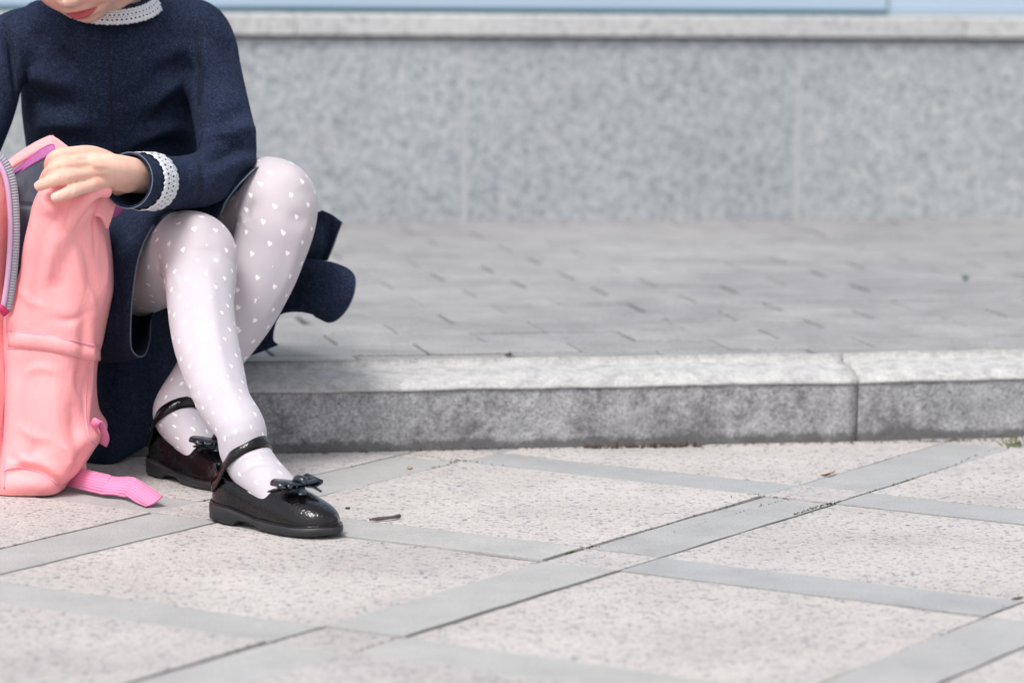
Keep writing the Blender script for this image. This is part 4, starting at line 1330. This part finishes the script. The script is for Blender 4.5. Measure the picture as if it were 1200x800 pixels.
# dark interior between the two halves
lv3 = [(380, -40, 60, 4.268, 4.38), (340, -40, 70, 4.266, 4.385), (300, -40, 80, 4.266, 4.385), (262, -40, 84, 4.268, 4.38), (246, -40, 84, 4.272, 4.375), (240, -40, 84, 4.276, 4.372)]
me3 = pack_loft('lining', lv3, 'navy_lining', 4.0, 48, 4)
ln = link('lining', me3, 'navy_lining', pack)
# back wall of the opening: navy inside face, pink hem, lilac facing
sheet('lining_flap', [[(0, 214, 4.345), (18, 203, 4.345), (40, 190, 4.345), (60, 181, 4.345), (84, 184, 4.345), (110, 214, 4.34)],
                      [(0, 232, 4.325), (18, 225, 4.33), (38, 216, 4.33), (60, 210, 4.325), (84, 212, 4.325), (110, 226, 4.325)],
                      [(0, 262, 4.30), (20, 258, 4.30), (40, 254, 4.30), (60, 250, 4.30), (84, 250, 4.30), (108, 250, 4.30)]], 'navy_lining', pack)
sheet('lining_facing', [[(8, 208, 4.350), (24, 194, 4.350), (42, 179, 4.350), (60.5, 169, 4.350), (76, 176, 4.350)], [(6, 214, 4.343), (23, 203, 4.343), (42, 191, 4.343), (61, 183, 4.343), (80, 186, 4.343)]], 'lilac_lining', pack)
sheet('top_hem', [[(3, 194, 4.352), (20, 181, 4.354), (40, 168, 4.356), (57, 160, 4.357), (63, 159.5, 4.357)], [(7, 199, 4.347), (24, 187, 4.349), (43, 175.5, 4.351), (58, 169.5, 4.352), (64, 168, 4.352)], [(9, 202, 4.349), (25, 190, 4.350), (44, 179, 4.351), (58, 174, 4.352), (64, 173, 4.352)]], 'coral_pink_nylon', pack, .003)
sheet('top_hem', [[(61, 159, 4.356), (68, 163, 4.350), (80, 172, 4.338), (98, 184, 4.32)], [(61, 173, 4.352), (68, 178, 4.345), (80, 186, 4.333), (98, 194, 4.315)], [(62, 190, 4.348), (69, 192, 4.342), (80, 198, 4.33), (98, 204, 4.31)]], 'coral_pink_nylon', pack, .003)
# gathered corner under the wrist
sheet('corner_flap', [[(104, 224, 4.252), (118, 221, 4.255), (129, 225, 4.262), (137, 229.5, 4.268)], [(106, 236, 4.246), (119, 238, 4.250), (127, 243, 4.258), (132, 248, 4.264)], [(110, 252, 4.240), (119, 255, 4.246), (123, 262, 4.255), (125, 268, 4.262)]], 'coral_pink_nylon', pack, .004)
rl = [A(126, 224, 4.236, .0085, .0075), A(116, 222.5, 4.228, .0100, .0085), A(104, 228, 4.222, .0105, .0090), A(93, 241, 4.222, .0110, .0085), A(84, 258, 4.226, .0090, .0075), A(77, 276, 4.234, .0050, .0050)]
link('corner_flap', mesh('roll', *tube_geo(rl, 18, 6, (0, 1, 0))), 'coral_pink_nylon', pack)
sheet('lining_facing', [[(118, 234, 4.30), (130, 236, 4.30), (146, 240, 4.31)], [(120, 246, 4.30), (134, 247, 4.30), (144, 247, 4.31)], [(122, 258, 4.30), (130, 256, 4.30), (138, 252, 4.31)]], 'lilac_lining', pack)
# zip: grey tape and lilac piping along the open edge
zp = np.array([(-8, 181), (2, 186), (10, 198), (15.5, 218), (18, 245), (18.5, 275), (16.5, 310), (13, 340), (9, 364)], float)
zpts = np.array([at(x, y, 4.243) for x, y in zp])
V_, F_, U_2 = ribbon_geo(zpts, np.array([(1, .25, .12)] * len(zp)), .0090, .0022, 8)
link('zip_tape', mesh('zip', V_, F_, U_2), 'grey_zip_tape', pack)
line_tube('piping', [at(x - 6.5, y + 2, 4.240) for x, y in zp], .0030, 'lilac_piping', pack, 6, 10)
V_, F_, U_2 = ribbon_geo(np.array([at(-6, 358, 4.232), at(2, 362, 4.230), at(8, 368, 4.232)]), np.array([(.2, 0, 1.0)] * 3), .0085, .002, 4)
link('zip_pull', mesh('pull', V_, F_, U_2), 'magenta_tag', pack)
# webbing: loop at the lower corner and the loose tail on the paving
V_, F_, U_2 = ribbon_geo(np.array([at(108, 508, 4.28), at(111, 497, 4.268), at(115, 492.5, 4.268), at(119.5, 500, 4.275), at(123.5, 512, 4.283), at(121, 521, 4.29)]), np.array([(.8, -.25, -.30)] * 6), .0095, .0018, 6)
link('strap_loop', mesh('loop', V_, F_, U_2), 'bright_pink_webbing', pack)
def gpt(px, py, lift): 
    p = atz(px, py, lift); return p
tail = np.array([gpt(70, 548, .020), gpt(86, 558, .0165), gpt(104, 563, .0150), gpt(121, 567, .0140), gpt(127, 568.5, .0135), gpt(142, 569.5, .0135), gpt(153, 571, .0140), gpt(157.5, 573, .0130), gpt(170, 581, .0090), gpt(181, 589, .0050)])
sdt = np.array([(.0, .75, .85)] * 4 + [(-.15, .8, .75)] * 3 + [(.35, .8, .62)] * 3)
V_, F_, U_2 = ribbon_geo(tail, sdt, .0245, .0019, 5)
V_[:, 2] = np.maximum(V_[:, 2], .0015)
link('strap_tail', mesh('tail', V_, F_, U_2), 'bright_pink_webbing', pack)

#DETAILS
# ------------------------------------------------------------------ small things on the paving
def clump(pts, spread, n, size, rs, zoff=0.0):
    """many tiny leaf-like flakes round a list of points"""
    V, Fc = [], []
    for p in pts:
        for _ in range(n):
            c = np.array(p) + [rs.gauss(0, spread), rs.gauss(0, spread), 0]
            h = abs(rs.gauss(0, size)) * .9 + size * .3
            a = rs.uniform(0, 6.28); w_ = size * rs.uniform(.35, .8)
            dx, dy = math.cos(a) * w_, math.sin(a) * w_
            lean = np.array([rs.gauss(0, size * .6), rs.gauss(0, size * .6), h])
            k = len(V)
            V += [c + [-dx, -dy, zoff], c + [dx, dy, zoff], c + lean + [dx * .4, dy * .4, zoff], c + lean * .6 + [-dy, dx, zoff + size * .2]]
            Fc += [(k, k + 1, k + 2), (k, k + 2, k + 3), (k + 1, k + 3, k + 2), (k, k + 3, k + 1)]
    return np.array(V), Fc
rs = random.Random(3)
def along(pix, n, z=0.0, jit=.002):
    L = catmull(np.array(pix, float), max(2, n // max(1, len(pix) - 1)))
    return [atz(x + rs.gauss(0, 1.0), y + rs.gauss(0, .25), z) for x, y in L]
moss_lines = [([(665, 650), (686, 640)], 14), ([(686, 640), (704, 643)], 8), ([(845, 588), (872, 583), (888, 581)], 18), ([(930, 604), (968, 592), (985, 589)], 20), ([(1000, 585), (1028, 576), (1075, 560), (1120, 545), (1165, 528)], 40),
              ([(500, 552), (525, 545), (540, 541), (570, 545), (610, 550)], 34), ([(1185, 704), (1197, 701)], 10), ([(x, 530.2 - (x - 400) * .018) for x in (1090, 1110, 1130)], 22), ([(x, 530.2 - (x - 400) * .018) for x in (640, 680, 720, 790)], 50), ([(480, 534), (500, 536), (535, 541)], 12)]
V_, F_ = join_geo([clump(along(p, n * 2, -.0018), .0009, 6, .0015, rs) for p, n in moss_lines])
o = link('moss', mesh('moss', V_, F_), 'moss', None, False); o['kind'] = 'stuff'; o['label'] = 'green moss growing in the paving joints'
foot = lambda x, e=1.3: (x, 528.5 - (x - 400) * .018 + e)
deb_lines = [([foot(x) for x in (615, 700, 830)], 90), ([foot(x) for x in (330, 380, 420)], 40), ([foot(x) for x in (420, 500, 600)], 44), ([foot(x) for x in (850, 950, 1050)], 44), ([foot(x) for x in (1075, 1110, 1150)], 40), ([(700, 650), (780, 656)], 8), ([(690, 660), (760, 635), (850, 606), (930, 584)], 40), ([(985, 795), (1060, 762), (1150, 726), (1195, 703)], 46), ([(415, 766), (440, 756), (478, 744)], 20), ([(1010, 682), (1100, 691), (1190, 701)], 34), ([(860, 672), (1000, 685)], 14), ([(625, 632), (690, 640)], 14)]
V_, F_ = join_geo([clump(along(p, n * 2, -.002), .0008, 4, .0012, rs) for p, n in deb_lines] + [clump(along([foot(x, 1.8) for x in (690, 760, 815)], 30, 0), .005, 6, .0028, rs), clump(along([foot(x, 1.6) for x in (340, 480, 600, 800, 1000, 1190)], 110, 0), .003, 3, .0018, rs)])
o = link('joint_debris', mesh('deb', V_, F_), 'dead_debris', None, False); o['kind'] = 'stuff'; o['label'] = 'brown crumbs of soil and dead moss along kerb foot and joints'
# moss in a few cross joints of the raised walkway
V_, F_ = join_geo([clump([atz(x, y, P_H - .003) for x, y in q_], .0022, 7, .0024, rs) for q_ in ([(591, 413), (596, 416)], [(383, 392), (388, 395), (392, 399)], [(415, 414.5), (419, 418)], [(777, 376), (780, 377)], [(939, 407), (945, 410), (950, 412)])])
o = link('walkway_moss', mesh('wm', V_, F_), 'moss', None, False); o['kind'] = 'stuff'; o['label'] = 'green moss specks in the walkway block joints'
V_, F_ = join_geo([clump([atz(x, y, P_H - .003) for x, y in q_], .0015, 5, .0020, rs) for q_ in ([(664, 399), (670, 403), (676, 407), (683, 410)], [(440, 379), (448, 383), (456, 387)], [(1115, 404), (1128, 409), (1141, 416)], [(835, 364), (845, 367), (854, 371)])])
o = link('walkway_debris', mesh('wd', V_, F_), 'dead_debris', None, False); o['kind'] = 'stuff'; o['label'] = 'brown soil crumbs in the walkway block joints'
# blades of grass at the kerb
V_, Fc = [], []
for _ in range(46):
    b = atz(rs.uniform(1176, 1212), rs.uniform(521, 527), -.002); a = rs.uniform(-1.2, 1.2); ln_ = rs.uniform(.012, .034); k = len(V_)
    tip = b + np.array([math.sin(a) * ln_, rs.gauss(0, .006), ln_ * rs.uniform(.18, .6)]); mid = (b + tip) / 2 + [0, 0, ln_ * .15]
    V_ += [b + [-.0009, 0, 0], b + [.0009, 0, 0], mid + [.0008, 0, 0], mid + [-.0008, 0, 0], tip, mid + [0, .0007, 0]]
    Fc += [(k, k + 1, k + 2, k + 3), (k + 3, k + 2, k + 4), (k + 3, k + 4, k + 5), (k + 5, k + 4, k + 2)]
tag(link('grass_tuft', mesh('tuft', V_, Fc), 'grass_blade', None, False), 'small dry grass tuft growing at the kerb foot', 'grass')
# seedling on the walkway
V_, Fc = [], []
c0 = atz(1131, 330, P_H)
for k_ in range(9):
    a = k_ * .7 + rs.uniform(-.2, .2); r_ = rs.uniform(.006, .010); k = len(V_); d = np.array([math.cos(a), math.sin(a), 0]); n_ = np.array([-d[1], d[0], 0])
    V_ += [c0 + [0, 0, .0015], c0 + d * r_ * .5 + n_ * r_ * .35 + [0, 0, .007], c0 + d * r_ + [0, 0, .007 + rs.uniform(0, .004)], c0 + d * r_ * .5 - n_ * r_ * .35 + [0, 0, .007], c0 + d * r_ * .5 + [0, 0, .0085]]
    Fc += [(k, k + 1, k + 4), (k + 1, k + 2, k + 4), (k + 2, k + 3, k + 4), (k + 3, k, k + 4)]
m_simple('seedling_green', (.02, .11, .05), .6)
tag(link('seedling', mesh('seed', V_, Fc), 'seedling_green', None, False), 'tiny green seedling sprouting between the walkway blocks', 'plant')
# twig, leaf, pebble
def lump(name, px, py, r, mat, label, cat, sq=.6):
    bm = bmesh.new(); bmesh.ops.create_icosphere(bm, subdivisions=2, radius=r)
    for v in bm.verts:
        v.co *= 1 + rs.uniform(-.22, .22); v.co.z *= sq
    me = bpy.data.meshes.new(name); bm.to_mesh(me); bm.free()
    c = atz(px, py, 0); o = link(name, me, mat); o.location = (c[0], c[1], r * sq * .8)
    return tag(o, label, cat)
tw = [atz(433, 608.5, .0035), atz(445, 607.2, .004), atz(458, 606.0, .0045), atz(468, 604.2, .004)]
tag(link('twig', mesh('twig', *tube_geo([(*tw[0], .0012), (*tw[1], .0022), (*tw[2], .0018), (*tw[3], .0024)], 8, 4, (0, 0, 1))), 'twig_bark'), 'short dark broken twig lying on aggregate slab', 'twig')
lump('bark_crumb', 407, 597, .0030, 'dead_debris', 'dark brown bark crumb beside the shoe toe', 'bark')
lump('pebble', 480, 549.5, .0034, 'pebble_stone', 'tan pebble lying on plain strip below the kerb', 'pebble')
lump('bark_crumb', 346, 527.5, .0032, 'dead_debris', 'dark brown bark crumb against the kerb face behind the leg', 'bark')
lf = [atz(x, y, z) for x, y, z in ((960, 556.5, .001), (968, 555, .004), (979, 551.5, .003), (977, 553.5, .0045), (968, 557.5, .0012), (970, 554.5, .0055))]
lm_ = modified(mesh('leaf', lf, [(0, 4, 5), (4, 3, 5), (3, 2, 5), (2, 1, 5), (1, 0, 5)]), [('SOLIDIFY', dict(thickness=.0006, offset=0.0))])
tag(link('dry_leaf', lm_, 'dry_leaf', None, False), 'curled orange dry leaf on aggregate slab near the kerb', 'leaf')

# keep the tree to thing > part > sub-part
bpy.context.view_layer.update()
for o in list(bpy.data.objects):
    while o.parent and o.parent.parent and o.parent.parent.parent:
        g_ = o.parent.parent
        mw = o.matrix_world.copy()
        o.parent = g_
        o.matrix_parent_inverse = g_.matrix_world.inverted()
        o.matrix_basis = mw
